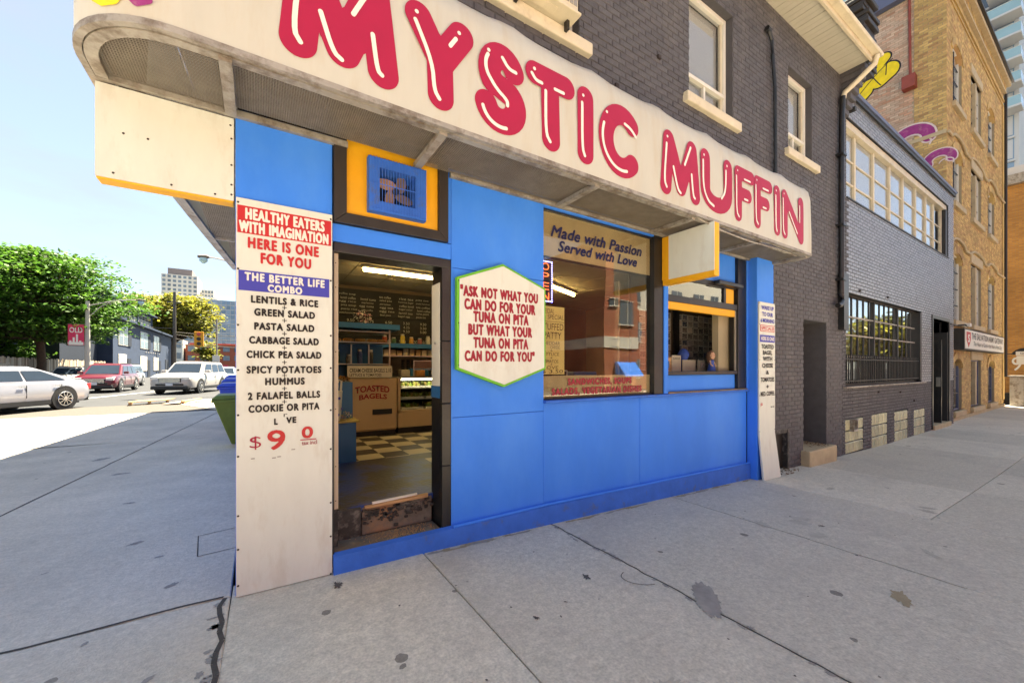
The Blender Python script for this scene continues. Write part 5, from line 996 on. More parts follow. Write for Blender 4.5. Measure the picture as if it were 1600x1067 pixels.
# glass blocks
gbm = {}
for i, (a, b, c, d) in enumerate(GB):
    gp = B('glass_block_panel', M['trimblack'], D, (a, b, .03, .12, c, d)); nx, nz = 4, 3; w_, h_ = (b - a) / nx, (d - c) / nz
    for ix in range(nx):
        for iz in range(nz):
            if i == 0 and ix == 1 and iz == 2: continue
            key = (i,)
            if key not in gbm:
                q = MB(); q.box(.010, w_ - .010, -.03, .03, .010, h_ - .010); me = bpy.data.meshes.new('glass_block'); me.from_pydata(q.v, [], q.f); me.materials.append(M['glassblock']); gbm[key] = me
            o = bpy.data.objects.new('glass_block', gbm[key]); COL.objects.link(o); o.parent = gp; o.location = (a + ix * w_, .03, c + iz * h_); bv = o.modifiers.new('bevel', 'BEVEL'); bv.width = .012; bv.segments = 1
vt = MB(); vt.box(9.86, 10.08, -.06, .02, .15, .19); vt.box(9.86, 9.88, -.06, .02, .19, .37); vt.box(10.06, 10.08, -.06, .02, .19, .37); vt.box(9.86, 10.08, -.08, .02, .37, .39); vt.build('vent_hood', M['metal'], D)
# doorway with folded gate
B('door_frame', M['black'], D, (15.70, 15.80, -.02, .15, -.3, 2.86), (17.56, 17.66, -.02, .15, -.3, 2.86), (15.80, 17.56, -.02, .15, 2.76, 2.86)); B('step', M['stone'], D, (15.75, 17.6, -.06, .5, -.36, -.20), bevel=.015)
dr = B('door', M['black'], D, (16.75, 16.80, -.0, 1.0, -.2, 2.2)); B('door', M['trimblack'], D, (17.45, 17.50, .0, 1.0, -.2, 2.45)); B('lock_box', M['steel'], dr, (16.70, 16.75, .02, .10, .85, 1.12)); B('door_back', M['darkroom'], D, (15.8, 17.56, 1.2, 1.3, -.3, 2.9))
screwx = MB(); [screwx.box(x, x + .04, -.03, 0, z, z + .04) for x, z in ((10.3, 2.92), (12.0, 2.95), (11.4, .85), (12.9, .80), (14.0, .55))]; screwx.build('wall_plug', M['screw'], D)
MB().tube([(9.75, -.02, 6.35), (9.75, -.12, 6.35)], .05, 8).build('wall_lamp', M['trimblack'], D)
MB().tube([(17.7, -.02, 2.72), (18.3, -.06, 2.70), (18.4, -.2, 2.72), (18.5, -.25, 2.66)], .02, 6).build('cable', M['trimblack'], D)
cmr = thing('security_camera', 'small white security camera on a bracket at the corner of the yellow building', 'camera'); B('camera_body', M['whitetrim'], cmr, (18.45, 18.70, -.30, -.18, 2.66, 2.76), bevel=.01); B('bracket', M['trimblack'], cmr, (18.5, 18.54, -.2, .16, 2.70, 2.74))

# ------------------------------------------------------------------ yellow brick building
T = thing('yellow_brick_building', 'four storey yellow brick warehouse with arched windows and painted side wall', 'building')
Y3 = .15; XA, XB = 18.22, 28.3; mY3 = mY(Y3)
rows = [(9.95, 11.95), (6.75, 8.55), (2.93, 5.15), (-.02, 1.68)]
cols = [(18.98, 20.25, 1), (21.65, 23.45, 2), (24.75, 26.15, 1)]
W3 = [(a, b, c, d) for a, b, n in cols for c, d in rows]
wl = MB(); cuts_wall(wl, XA, XB, -.4, 14.0, W3, mY(Y3 + .008), .14); wl.build('wall', M['brick3m'], T)
bs = bricks(XA, XB, -.35, 13.6, W3, bl=.215, bh=.075); put_bricks(bs, mY(Y3 + .004), M['brick3'], T, 'yellow bricks of the front wall', near=lambda b: True, nmax=300, proud=.008)
mX = lambda x: (lambda u, d, z: (x + d, -u, z))
wl = MB(); cuts_wall(wl, -8, -Y3, 5.5, 13.6, [], mX(XA - .004), .1); wl.build('side_wall', M['brick3m'], T)
bs = bricks(-.88, -Y3, 6.6, 13.55, [], bl=.215, bh=.075); put_bricks(bs, mX(XA - .006), M['brick3'], T, 'yellow bricks of the side wall', proud=.008)
bs = bricks(-5.0, -.89, 6.6, 13.55, [], bl=.215, bh=.075); put_bricks(bs, mX(XA - .006), M['brick3p'], T, 'washed pinkish bricks of the side wall', proud=.006)
B('core', M['brick3m'], T, (XA + .01, XA + .3, .6, 9, -.3, 13.5), (XB - .3, XB, .2, 9, -.3, 14.0), (XA + .3, XB - .3, 8.7, 9, -.3, 14.0), (XA + .3, XB - .3, .2, 8.7, 13.7, 13.9)); B('dark_partition', M['darkroom'], T, (XA + .3, XB - .3, 1.5, 1.6, -.3, 13.6))
# corner return, cornice with dentils, belts and hood moulds
B('cornice', M['stone'], T, (XA - .08, XB + .12, Y3 - .22, Y3 + .3, 13.95, 14.1), (XA - .05, XB + .08, Y3 - .10, Y3 + .0, 13.62, 13.70)); B('coping', M['blackwood'], T, (XA - .12, XB + .2, Y3 - .30, Y3 + .4, 14.101, 14.18))
dm = bpy.data.meshes.new('dentil_brick'); q = MB(); q.box(0, .11, -.09, 0, 0, .25); dm.from_pydata(q.v, [], q.f); dm.materials.append(M['brick3'])
for k in range(46):
    o = bpy.data.objects.new('dentil_brick', dm); COL.objects.link(o); o.parent = T; o.location = (XA + .02 + k * .22, Y3 - .002, 13.70)
B('brick_band', M['brick3'], T, (XA, XB, Y3 - .05, Y3 - .012, 13.25, 13.33), (XA, XB, Y3 - .035, Y3 - .012, 13.05, 13.12))
def hood(zc):
    p = []
    xs_ = np.linspace(XA - .0, XB, 70)
    for x in xs_:
        z = zc
        for a, b, n in cols:
            m_ = (a + b) / 2; hw = (b - a) / 2 + .25
            z += .2 * max(0, 1 - ((x - m_) / hw) ** 2) ** .5 if abs(x - m_) < hw else 0
        p.append((float(x), Y3 - .05, float(z)))
    MB().tube(p, .04, 6).build('hood_mould', M['stone'], T)
hood(8.75); hood(5.40)
B('string_course', M['stone'], T, (XA - .045, XA - .02, Y3 - .0, 1.6, 8.72, 8.84))
for a, b, n in cols:
    for ri, (c, d) in enumerate(rows):
        gw = B('window', M['whitetrim'] if ri < 3 else M['slate'], T, (a, b, Y3 + .07, Y3 + .13, c, c + .05), (a, a + .05, Y3 + .07, Y3 + .13, c + .05, d), (b - .05, b, Y3 + .07, Y3 + .13, c + .05, d), (a + .05, b - .05, Y3 + .07, Y3 + .13, d - .05, d))
        B('pane', M['glassup'], gw, (a + .05, b - .05, Y3 + .10, Y3 + .104, c + .05, d - .05))
        for k in range(1, 4 if d - c > 1.9 else 3): z = c + (d - c) * k / (4 if d - c > 1.9 else 3); B('glazing_bar', M['trimblack'], gw, (a + .05, b - .05, Y3 + .08, Y3 + .095, z - .015, z + .015))
        ks = [(a + b) / 2] if n == 1 else [a + .45, (a + b) / 2, b - .45]
        for x in ks:
            w_ = .015 if (n == 1 or x != (a + b) / 2) else .11; B('glazing_bar' if w_ < .1 else 'stone_mullion', M['trimblack'] if w_ < .1 else M['stone'], gw, (x - w_, x + w_, Y3 + (.075 if w_ < .1 else .0), Y3 + .097, c + .05, d - .05))
        B('blind', M['blindlight'] if ri < 3 else M['blind'], gw, (a + .05, b - .05, Y3 + .13, Y3 + .135, c + (0.05 if ri < 3 else .7), d - .05))  # upper rows made white to imitate bright reflections in the panes
        B('window_sill', M['stone'], T, (a - .12, b + .12, Y3 - .10, Y3 + .15, c - .17, c), bevel=.012)
        # segmental arch: brick voussoirs filling the upper corners
        vs = MB(); m_ = (a + b) / 2; hw = (b - a) / 2; nn = 12
        if n == 1:
            for k in range(nn):
                x0_, x1_ = a + (b - a) * k / nn, a + (b - a) * (k + 1) / nn; f_ = lambda x: d - .30 + .30 * math.sqrt(max(0, 1 - ((x - m_) / hw) ** 2))
                vs.hexa([(x0_, Y3 + .0, f_(x0_)), (x1_, Y3 + .0, f_(x1_)), (x1_, Y3 + .15, f_(x1_)), (x0_, Y3 + .15, f_(x0_))], [(x0_, Y3 + .0, d), (x1_, Y3 + .0, d), (x1_, Y3 + .15, d), (x0_, Y3 + .15, d)], t=.3)
            vs.build('arch_brick', M['brick3'], T)
            av = MB()
            for k in range(11):
                t0 = math.pi * (k + .06) / 11; t1 = math.pi * (k + .94) / 11; pt = lambda t, r: (m_ - (hw + r) * math.cos(t), Y3 - .03, d - .30 + (.30 + r) * math.sin(t)); av.prism([pt(t0, .02), pt(t1, .02), pt(t1, .24), pt(t0, .24)], (0, .03, 0), t=rnd.random())
            av.build('arch_brick', M['brick3'], T)
        else:
            B('stone_lintel', M['stone'], T, (a - .1, b + .1, Y3 - .04, Y3 + .1, d, d + .32), bevel=.015)
B('corner_quoin', M['brick3'], T, (XB - .35, XB + .03, Y3 - .04, Y3 - .012, 0, 13.0)); MB().tube([(XB - .05, Y3 - .08, 13.6), (XB - .05, Y3 - .08, 1)], .05, 8).build('drainpipe', M['blackwood'], T)
B('base_course', M['stone'], T, (XA, XB, Y3 - .05, Y3 - .011, -.42, -.22))
tb = B('roof_addition', M['slate'], T, (XA - .25, XA + 6, .95, 8, 13.58, 14.15)); rl = MB()
for k in range(9): rl.tube([(XA - .2, 1.0 + k * .75, 14.15), (XA - .2, 1.0 + k * .75, 15.2)], .022, 6)
rl.tube([(XA - .2, 1.0, 15.2), (XA - .2, 7.2, 15.2)], .03, 6); rl.tube([(XA - .2, 1.0, 14.6), (XA - .2, 7.2, 14.6)], .02, 6); rl.build('terrace_railing', M['whitetrim'], T); B('balustrade_glass', M['balcglass'], T, (XA - .17, XA - .165, 1.0, 7.2, 14.2, 15.1))
B('penthouse', M['redbrickfar'], T, (XA + 1, XA + 5, 3.2, 7, 14.15, 19)); B('penthouse_window', M['whitetrim'], T, (XA + .95, XA + .99, 3.5, 4.6, 14.6, 17), (XA + .95, XA + .99, 5.0, 6.2, 14.6, 17))
MB().tube([(XA - .06, .98, 13.6), (XA - .06, .96, 10.95)], .035, 8).build('sprinkler_pipe', M['signred'], T); B('pipe_box', M['signred'], T, (XA - .30, XA - .02, .80, 1.12, 10.50, 10.92), bevel=.01)
# painted graffiti on the side wall (flat paint)
def paint(strokes, x, mat, name, h=.02):
    V, F = contour(strokes, h); b = MB(); b.add([(x, -u, z) for u, z in V], F); return b.build(name, mat, T)
P_ = lambda pts: [(-(a), b) for a, b in pts]
ell = lambda y, z, r1, r2, rot=0, n=14: [(-(y + r1 * math.cos(t) * math.cos(rot) - r2 * math.sin(t) * math.sin(rot)), z + r1 * math.cos(t) * math.sin(rot) + r2 * math.sin(t) * math.cos(rot)) for t in [2 * math.pi * i / n for i in range(n + 1)]]
gx = XA - .022
lobes = [((1.50, 11.50), (1.75, 11.35), .27), ((1.60, 12.00), (1.85, 11.75), .15), ((1.95, 11.95), (2.2, 11.60), .20), ((2.15, 11.15), (2.38, 10.95), .24), ((2.45, 11.40), (2.62, 11.2), .16), ((1.9, 11.5), (2.2, 11.2), .26), ((2.65, 11.05), (2.85, 10.85), .14)]
paint([(P_([a, b]), r + .045) for a, b, r in lobes], gx, M['ink'], 'graffiti'); paint([(P_([a, b]), r) for a, b, r in lobes], gx - .003, M['graffy'], 'graffiti')
paint([(P_(p), .014) for p in ([(1.40, 11.85), (1.75, 11.62), (2.05, 11.35), (2.35, 11.05)], [(1.55, 11.75), (1.57, 11.40)], [(1.85, 11.7), (1.9, 11.5), (1.8, 11.3), (1.7, 11.12)], [(2.1, 11.5), (2.35, 11.30), (2.45, 10.95)], [(2.3, 11.2), (2.5, 11.15)], [(1.95, 11.62), (1.82, 11.78)])], gx - .006, M['ink'], 'graffiti', .01)
def swirl(cy, cz, s, m1, m2):
    a1 = [(-(cy + s * .55 * math.cos(R(t))), cz + s * .45 * math.sin(R(t))) for t in range(-20, 200, 15)]
    paint([(a1, s * .26)], gx, m2, 'graffiti'); paint([(a1, s * .20)], gx - .003, m1, 'graffiti')
    a2 = [(-(cy + s * .32 * math.cos(R(t))), cz - .02 + s * .25 * math.sin(R(t))) for t in range(10, 230, 20)]; paint([(a2, s * .03), ([(p[0] + s * .3, p[1] - s * .25) for p in a2], s * .03)], gx - .006, m2, 'graffiti', .01)
M['graffw'] = pmat('white_spray_paint', (.6, .5, .48), .6)
swirl(.95, 8.85, .75, M['graffp'], M['graffw']); swirl(.30, 7.95, .5, M['graffp'], M['graffw']); swirl(1.45, 9.0, .4, M['graffp'], M['graffw'])

sg = thing('long_name_sign', 'long white Salvation Army name sign with red shield on the yellow brick wall', 'sign')
B('sign_box', M['trimblack'], sg, (19.0, 26.2, -.10, .13, 1.98, 2.66)); B('panel', M['creamplain'], sg, (19.08, 26.12, -.108, -.102, 2.02, 2.62)); text('THE SALVATION ARMY GATEWAY', 20.0, 25.9, 2.34, 2.56, -.111, M['ink'], sg, .015); text('The Heart of God in the Heart of the City', 20.3, 25.6, 2.08, 2.28, -.111, M['ink'], sg, .0, .3)
MB().prism([(19.25, -.113, 2.56), (19.85, -.113, 2.56), (19.85, -.113, 2.30), (19.55, -.113, 2.06), (19.25, -.113, 2.30)], (0, .004, 0)).build('shield', M['redsign'], sg); text('S', 19.4, 19.7, 2.22, 2.48, -.116, M['whiteprint'], sg, .03)
bsn = thing('arched_projecting_sign', 'small white arched sign projecting from the far end of the yellow building', 'sign')
b = MB(); b.prism([(28.55, -.55 + .55 * math.cos(R(t)) * .9, 1.98 + .32 * math.sin(R(t))) for t in range(0, 181, 20)], (.04, 0, 0)); b.build('arch', M['trimblack'], bsn); B('panel', M['creamplain'], bsn, (28.52, 28.545, -.95, -.18, 1.95, 2.12), (28.52, 28.545, -.75, -.2, 1.55, 1.93)); text('GATEWAY', .3, .85, 2.0, 2.08, 28.515, M['ink'], bsn, .01, face='X')
B('bracket', M['trimblack'], bsn, (28.3, 28.6, -.1, .2, 2.0, 2.03))
uc = thing('utility_cabinet', 'grey steel utility cabinet standing on the pavement at the alley corner', 'cabinet'); B('cabinet', M['metal'], uc, (28.6, 29.3, -.75, .0, -.36, 1.0), bevel=.02); B('side_door', M['trimblack'], uc, (28.59, 28.6, -.70, -.40, -.30, .95)); B('top_cap', M['metal'], uc, (28.55, 29.35, -.8, .05, 1.0, 1.05)); MB().tube([(28.8, -.6, 1.05), (28.8, -.6, 2.3)], .04, 8).build('pipe', M['metal'], uc)
O = thing('orange_brick_building', 'orange brick building beyond the alley with large white round figures on its wall', 'building')
B('wall', M['orangebrick'], O, (33.3, 48, -2.6, 14, -.4, 10.9)); B('cornice', M['metal'], O, (33.0, 48, -2.9, 14.2, 10.9, 11.4)); B('roof_band', M['condoslab'], O, (33.1, 48, -2.8, 14, 11.4, 11.8))
for k, yy in enumerate((.42, -.02, -.46)): text('9', -yy, -yy + .33, 1.25, 1.95, 33.29, M['whiteprint'], O, .0, face='X', name='painted_figure')
B('bench_shelter', M['trimblack'], thing('dark_planter', 'dark planter against the orange brick wall', 'planter'), (32.7, 33.2, -1.5, .6, -.36, .1))

# condo tower behind
C = thing('condo_tower', 'tall pale condo tower with projecting glass balconies behind the yellow building', 'building')
B('core', M['condo'], C, (82, 100, 5.2, 40, 0, 75)); B('core_edge', M['condoslab'], C, (82, 100, 4.8, 5.19, 0, 75))
for k in range(9, 25):
    z = k * 3.0 + 1.2
    B('floor_slab', M['condoslab'], C, (81.7, 100, 5.1, 40, z - .25, z))
    if k > 10:
        bl_ = B('balcony', M['condoslab'], C, (79.5, 81.7, 4.4, 7.2, z - .25, z)); B('balustrade', M['balcglass'], bl_, (79.52, 79.56, 4.42, 7.18, z, z + 1.1), (79.56, 81.7, 4.42, 4.46, z, z + 1.1)); B('balcony_rail', M['whitetrim'], bl_, (79.50, 79.6, 4.4, 7.2, z + 1.1, z + 1.15))
        b9 = B('balcony', M['condoslab'], C, (80.2, 81.7, 9.5, 13.5, z - .25, z)); B('balustrade', M['balcglass'], b9, (80.22, 80.26, 9.5, 13.5, z, z + 1.1))
    for q in range(8): y = 5.3 + q * 1.6; B('window', M['towerglass'] if q % 3 else M['condoslab'], C, (81.9, 81.98, y, y + 1.3, z + .2, z + 2.6))

# ------------------------------------------------------------------ opposite side of the front street (seen mirrored in the glass)
Q = thing('opposite_brick_building', 'red brick building across the front street, mirrored in the shop window', 'building')
B('wall', M['oppbrick'], Q, (21.3, 24.8, -30, -17.5, -.4, 8.2)); B('wall', M['oppbrick'], Q, (24.8, 60, -30, -19.5, -.4, 6.2), (-20, 14, -30, -19.5, -.4, 7.5)); B('upper_storeys', M['creamplain'], Q, (24.8, 60, -30, -19.5, 6.2, 10)); B('upper_storeys', M['oppbrick'], Q, (21.3, 24.8, -30, -17.5, 8.2, 11))
B('stone_band', M['creamplain'], Q, (21.25, 24.85, -25, -17.44, 2.9, 3.7)); B('roof', M['shingle'], Q, (21, 60, -30, -17.3, 11, 11.3)) if False else None
for x, z, w_, h_ in ((22.7, 4.6, 1.5, 1.7), (22.7, 7.3, 1.5, 1.6), (21.7, 5.9, .8, .5), (22.0, 3.1, .7, .45)):
    o = B('window', M['towerglass'], Q, (x, x + w_, -17.52, -17.46, z, z + h_)); B('frame', M['whitetrim'], o, (x - .05, x + w_ + .05, -17.46, -17.42, z - .08, z), (x - .05, x + w_ + .05, -17.46, -17.42, z + h_, z + h_ + .06), (x + w_ / 2 - .03, x + w_ / 2 + .03, -17.46, -17.42, z, z + h_))
for k in range(11):
    for z in (.6, 3.6, 6.9): x = 26 + k * 3; o = B('window', M['towerglass'], Q, (x, x + 1.6, -19.52, -19.46, z, z + 1.6)); B('frame', M['whitetrim'], o, (x - .05, x + 1.65, -19.46, -19.42, z - .08, z), (x + .77, x + .83, -19.46, -19.42, z, z + 1.6))
for k in range(7):
    for z in (.6, 3.8): x = -18 + k * 4.4; o = B('window', M['towerglass'], Q, (x, x + 1.8, -19.52, -19.46, z, z + 1.7))
aw = MB(); aw.hexa([(22.2, -17.45, .9), (24.4, -17.45, .9), (24.4, -16.4, .8), (22.2, -16.4, .8)], [(22.2, -17.45, 1.9), (24.4, -17.45, 1.9), (24.4, -17.3, 1.9), (22.2, -17.3, 1.9)]); aw.build('window_awning', M['blue'], Q)

# ------------------------------------------------------------------ trees
def tree(label, x, y, h, r, trunk_h, leafm, n_cl=60, n_lf=130, flat=.35, ls=.20, lean=(0, 0), seed=1, group=None, tr=.22, sparse=1.0, cl_r=(.8, 1.5), spread=1.0, zlow=None, name='leafy_tree'):
    rg = random.Random(seed); t = thing(name, label, 'tree', group); base = Vector((x, y, -.3)); top = Vector((x + lean[0], y + lean[1], trunk_h))
    b = MB(); b.tube([base, base + Vector((0, 0, .5)), (base + top) / 2 + Vector((.1, 0, 0)), top], [tr * 1.5, tr * 1.1, tr, tr * .85], 10); b.build('trunk', M['bark'], t, smooth=True)
    lv = MB(); br = MB(); zl = trunk_h if zlow is None else zlow
    for c in range(n_cl):
        a = rg.uniform(0, 2 * math.pi); k = rg.random(); z = zl + (h - zl) * k; env = r * math.sqrt(max(.05, 1 - (1.7 * k - .75) ** 2 * .9)) if k > .1 else r * .75
        rr = env * (rg.random() ** .45) * rg.uniform(.75, 1.05); c0 = Vector((x + lean[0] + rr * math.cos(a), y + lean[1] + rr * math.sin(a), z))
        st = top + Vector((0, 0, rg.uniform(-.3, .6) * (z - trunk_h if z > trunk_h else .3) * .5)); mid = st.lerp(c0, .5) + Vector((0, 0, rg.uniform(-.1, .4)))
        br.tube([st, mid, c0], [tr * .35, tr * .18, .02], 5, cap=False)
        cr_ = rg.uniform(*cl_r); tn = rg.random()
        for q in range(int(n_lf * sparse)):
            v = Vector((rg.gauss(0, .5), rg.gauss(0, .5), rg.gauss(0, .5) * flat)); p = c0 + v * cr_
            s_ = ls * rg.uniform(.6, 1.3); u = Vector((rg.gauss(0, 1), rg.gauss(0, 1), rg.gauss(0, .45))).normalized(); w2 = u.cross(Vector((rg.gauss(0, .4), rg.gauss(0, .4), 1))).normalized()
            d = (u * s_); e = (w2 * s_ * .55); lv.add([p - d, p - e, p + d, p + e], [(0, 1, 2, 3)], 0, min(.99, max(.01, (tn * .5 + rg.random() * .5))))
    o = lv.build('crown', leafm, t); br.build('limbs', M['bark'], t, smooth=True); return t
tree('large spreading green tree with layered foliage behind the silver sedan and fence', -13.6, 41.0, 9.7, 5.5, 3.6, M['leaf'], 190, 190, .16, .16, seed=3, cl_r=(1.2, 2.2), zlow=3.4, tr=.26)
tree('lower dense green tree at the left edge behind the large spreading one', -19.5, 47, 8.0, 4.2, 3.0, M['leaf'], 90, 170, .2, .19, seed=5, cl_r=(1.1, 1.9), zlow=2.4)
tree('broad yellow green tree with fine open foliage beyond the navy building', -15.0, 105, 16.0, 9.5, 6.5, M['leafy'], 170, 90, .35, .40, seed=8, cl_r=(1.4, 2.6), zlow=8.5, tr=.42)
tree('tall green tree across the front street reflected in the barred window', 60, -12, 6.5, 3.2, 2.5, M['leafy'], 60, 80, .4, .4, seed=9, cl_r=(1.5, 2.5))
tree('small green street tree near the far traffic light', -10.2, 118, 7.5, 2.5, 3, M['leafy'], 16, 60, .5, .45, seed=11, cl_r=(1, 1.8))

# ------------------------------------------------------------------ street furniture on the left
def lamp_post(label, x, y, h, arm, z1, banner=False):
    t = thing('street_lamp', label, 'street lamp', 'cobra head street lamps')
    MB().tube([(x, y, -.3), (x, y, h)], [.17, .11], 12).build('pole', M['pole'], t, smooth=True)
    n = 12; p = [(x + arm * (i / n), y, h - .35 + (z1 - h + .35) * math.sin(i / n * math.pi / 2)) for i in range(n + 1)]; MB().tube(p, .035, 8).build('arm', M['pole'], t, smooth=True)
    MB().tube([(x, y, h - 1.2), (x + arm * .25, y, h - .35), (x + arm * .45, y, h + .02)], .025, 6).build('brace', M['pole'], t)
    s_ = 1 if arm > 0 else -1
    hd = MB().tube([(x + arm - .05 * s_, y, z1), (x + arm + .1 * s_, y, z1), (x + arm + .45 * s_, y, z1 - .02)], [.05, .12, .07], 10).build('lamp_head', M['poledark'], t, smooth=True)
    MB().tube([(x + arm + .2 * s_, y, z1 - .08), (x + arm + .2 * s_, y, z1 - .22), (x + arm + .2 * s_, y, z1 - .36)], [.17, .19, .05], 12).build('lens', M['balcglass'], hd, smooth=True)
    if banner:
        bn = B('banner', M['pinksign'], t, (x - .95, x - .16, y - .02, y + .0, 2.98, 4.42)); text('OLD', x - .88, x - .24, 3.85, 4.22, y - .03, M['whiteprint'], bn, .02)
        sk = MB(); sk.box(x - .92, x - .2, y - .028, y - .024, 3.0, 3.2); [sk.box(x - .88 + .16 * k, x - .78 + .16 * k, y - .028, y - .024, 3.2, 3.3 + .22 * (k % 3)) for k in range(4)]; sk.build('skyline_print', M['whiteprint'], bn); B('banner_rod', M['poledark'], t, (x - .98, x - .1, y - .03, y + .01, 4.43, 4.47), (x - .98, x - .1, y - .03, y + .01, 2.93, 2.97))
    return t
lamp_post('grey concrete street lamp with pink banner in front of the green trees', -10.0, 36.7, 6.1, 2.6, 6.4, True)
lamp_post('street lamp whose curved arm sticks out from behind the shop corner', .9, 23.4, 6.6, -3.0, 7.25)
fn = thing('plank_fence', 'weathered plank fence along the far pavement behind the parked cars', 'fence')
pk = []
for k in range(4):
    q = MB(); q.box(0, .04, 0, .20, 0, 2.15 + .04 * k); me = bpy.data.meshes.new('plank'); me.from_pydata(q.v, [], q.f); me.materials.append(M['fence']); pk.append(me)
for k in range(150):
    o = bpy.data.objects.new('plank', pk[rnd.randrange(4)]); COL.objects.link(o); o.parent = fn; o.location = (-14 + rnd.uniform(-.02, .02), 24 + k * .225, -.1)
B('rail', M['fence'], fn, (-14.08, -14.03, 24, 58, .5, .6), (-14.08, -14.03, 24, 58, 1.6, 1.7))
N1 = thing('navy_shed', 'long dark navy building behind the fence and the green tree', 'building'); B('wall', M['navydark'], N1, (-34, -17.5, 20, 58, -.3, 5.2)); B('roof', M['navyroof'], N1, (-34, -17.2, 19.8, 58, 5.2, 5.45)); B('trim_line', M['slate'], N1, (-17.49, -17.44, 20, 58, 3.4, 3.5))
N2 = thing('navy_gabled_building', 'navy gabled roof rising behind the green tree', 'building'); B('wall', M['navydark'], N2, (-30, -15.2, 50, 60, -.3, 7.4)); q = MB(); q.prism([(-31, 50, 7.4), (-14.2, 50, 7.4), (-19.0, 50, 11.7), (-26, 50, 11.7)], (0, 10.4, 0)); q.build('roof', M['navyroof'], N2)
N3 = thing('navy_two_storey_building', 'two storey navy painted building with clerestory and white framed windows', 'building')
B('wall', M['navy'], N3, (-30, -14, 60.5, 97, -.3, 7.2)); B('eave', M['navyroof'], N3, (-30, -13.4, 60.5, 98, 7.2, 7.45)); q = MB(); q.prism([(-14.2, 60.5, 7.45), (-17.5, 60.5, 8.6), (-17.5, 60.5, 7.45)], (0, 37, 0)); q.build('roof', M['navyroof'], N3)
B('clerestory', M['navy'], N3, (-28, -16.2, 64, 94, 7.5, 10.6)); B('clerestory_roof', M['navyroof'], N3, (-28.5, -15.6, 63.5, 94.8, 10.6, 10.85)); B('chimney', M['navyroof'], N3, (-22, -21, 60.5, 62, 8, 12.5))
for y, yy in ((68, 76), (78, 82), (83.5, 92)):
    o = B('window', M['whitetrim'], N3, (-16.19, -16.12, y, yy, 8.3, 10.2)); B('pane', M['towerglass'], o, *[(-16.12, -16.10, y + .15 + k * (yy - y) / 4, y - .1 + (k + 1) * (yy - y) / 4, 8.45 + r * .9, 9.2 + r * .9) for k in range(4) for r in (0, 1)])
for y0_, y1_ in ((62.5, 66.5), (73, 77.5), (81.5, 85.5)):
    o = B('window', M['whitetrim'], N3, (-13.99, -13.93, y0_, y1_, 4.2, 6.6)); B('pane', M['towerglass'], o, *[(-13.93, -13.91, y0_ + .15 + k * (y1_ - y0_) / 2, y0_ - .1 + (k + 1) * (y1_ - y0_) / 2, 4.3 + r * 1.15, 5.35 + r * 1.15) for k in range(2) for r in (0, 1)]); B('shutter', M['navydark'], N3, (-13.99, -13.9, y1_ + .1, y1_ + 1.6, 4.2, 6.6))
    o = B('window', M['blind'], N3, (-13.99, -13.93, y0_, y1_ - .6, 1.0, 3.1)); B('door', M['navydark'], N3, (-13.99, -13.93, y1_, y1_ + 1.6, -.2, 2.6))
B('door', M['navydark'], N3, (-13.99, -13.93, 91, 94, -.2, 2.9)); text('SLATE & STUDIO'[:0] or '- - - - - - -', 76, 86, 3.7, 3.85, -13.92, M['metal'], N3, .0, face='Xp', name='wall_lettering')

def block_tower(label, nm, x0, x1, y0, y1, z1, wall, nx, nz, z0=0, wm='towerglass', cap=None, fw=.6, fh=.55, th=None):
    t = thing(nm, label, 'building'); B('wall', M[wall], t, (x0, x1, y0, y1, z0, z1))
    if cap: B('roof', M[cap[0]], t, (x0 + cap[1], x1 - cap[1], y0 + 2, y1 - 2, z1, z1 + cap[2]))
    wd_, ht = (x1 - x0) / nx, (z1 - z0) / nz
    meshes = {}
    for i in range(nx):
        for j in range(nz):
            if z0 + j * ht < z1 * .18: continue
            if 'm' not in meshes:
                q = MB(); q.box(0, wd_ * fw, -.15, .0, 0, ht * fh); me = bpy.data.meshes.new('window'); me.from_pydata(q.v, [], q.f); me.materials.append(M[wm]); meshes['m'] = me
            o = bpy.data.objects.new('window', meshes['m']); COL.objects.link(o); o.parent = t; o.location = (x0 + (i + .5 - fw / 2) * wd_, y0, z0 + (j + .5 - fh / 2) * ht)
    return t
block_tower('tall white apartment slab with dark rooftop box far down the street', 'white_apartment_tower', -61.4, -39.8, 392, 420, 73, 'towerwhite', 7, 22, cap=('towercap', 3.5, 5))
t2 = block_tower('lower stepped white wing right of the tall white slab', 'white_apartment_wing', -39.3, -31, 410, 460, 66, 'towerwhite', 4, 20)
block_tower('wide blue glass condominium block low across the end of the street', 'glass_condominium', -66, -11, 335, 360, 48, 'condoslab', 22, 15, wm='condo', fw=.86, fh=.8, cap=('condoslab', 12, 2))
block_tower('red brick low building at the end of the street beside the traffic light', 'low_red_brick_building', -23, -5, 190, 210, 10.5, 'redbrickfar', 5, 3, cap=('redbrickfar', 1, .5)); 
block_tower('small white shop building between the navy building and the traffic light', 'small_white_shop', -32, -23.5, 188, 200, 12, 'creamplain', 3, 3)
hd_ = thing('red_hoarding', 'long pink and red hoarding along the far corner', 'hoarding'); 
for k in range(9): B('panel', M['pinksign'] if k % 3 else M['whiteprint'], hd_, (-22 + k * 1.7, -20.4 + k * 1.7, 131, 131.1, 0, 2.2))
tl = thing('traffic_light', 'yellow traffic light hanging from a wire over the far junction', 'traffic light'); B('housing', M['traffic'], tl, (-9.05, -7.75, 83, 83.4, 5.1, 7.6), bevel=.05)
for k, m_ in enumerate(('taillight', 'trimblack', 'trimblack')): MB().cyl((-8.4, 82.9, 7.15 - .8 * k), (-8.4, 83.0, 7.15 - .8 * k), .3, n=12).build('lamp', M[m_], tl)
up = thing('utility_pole', 'dark wooden utility pole carrying wires beside the yellow green tree', 'pole')
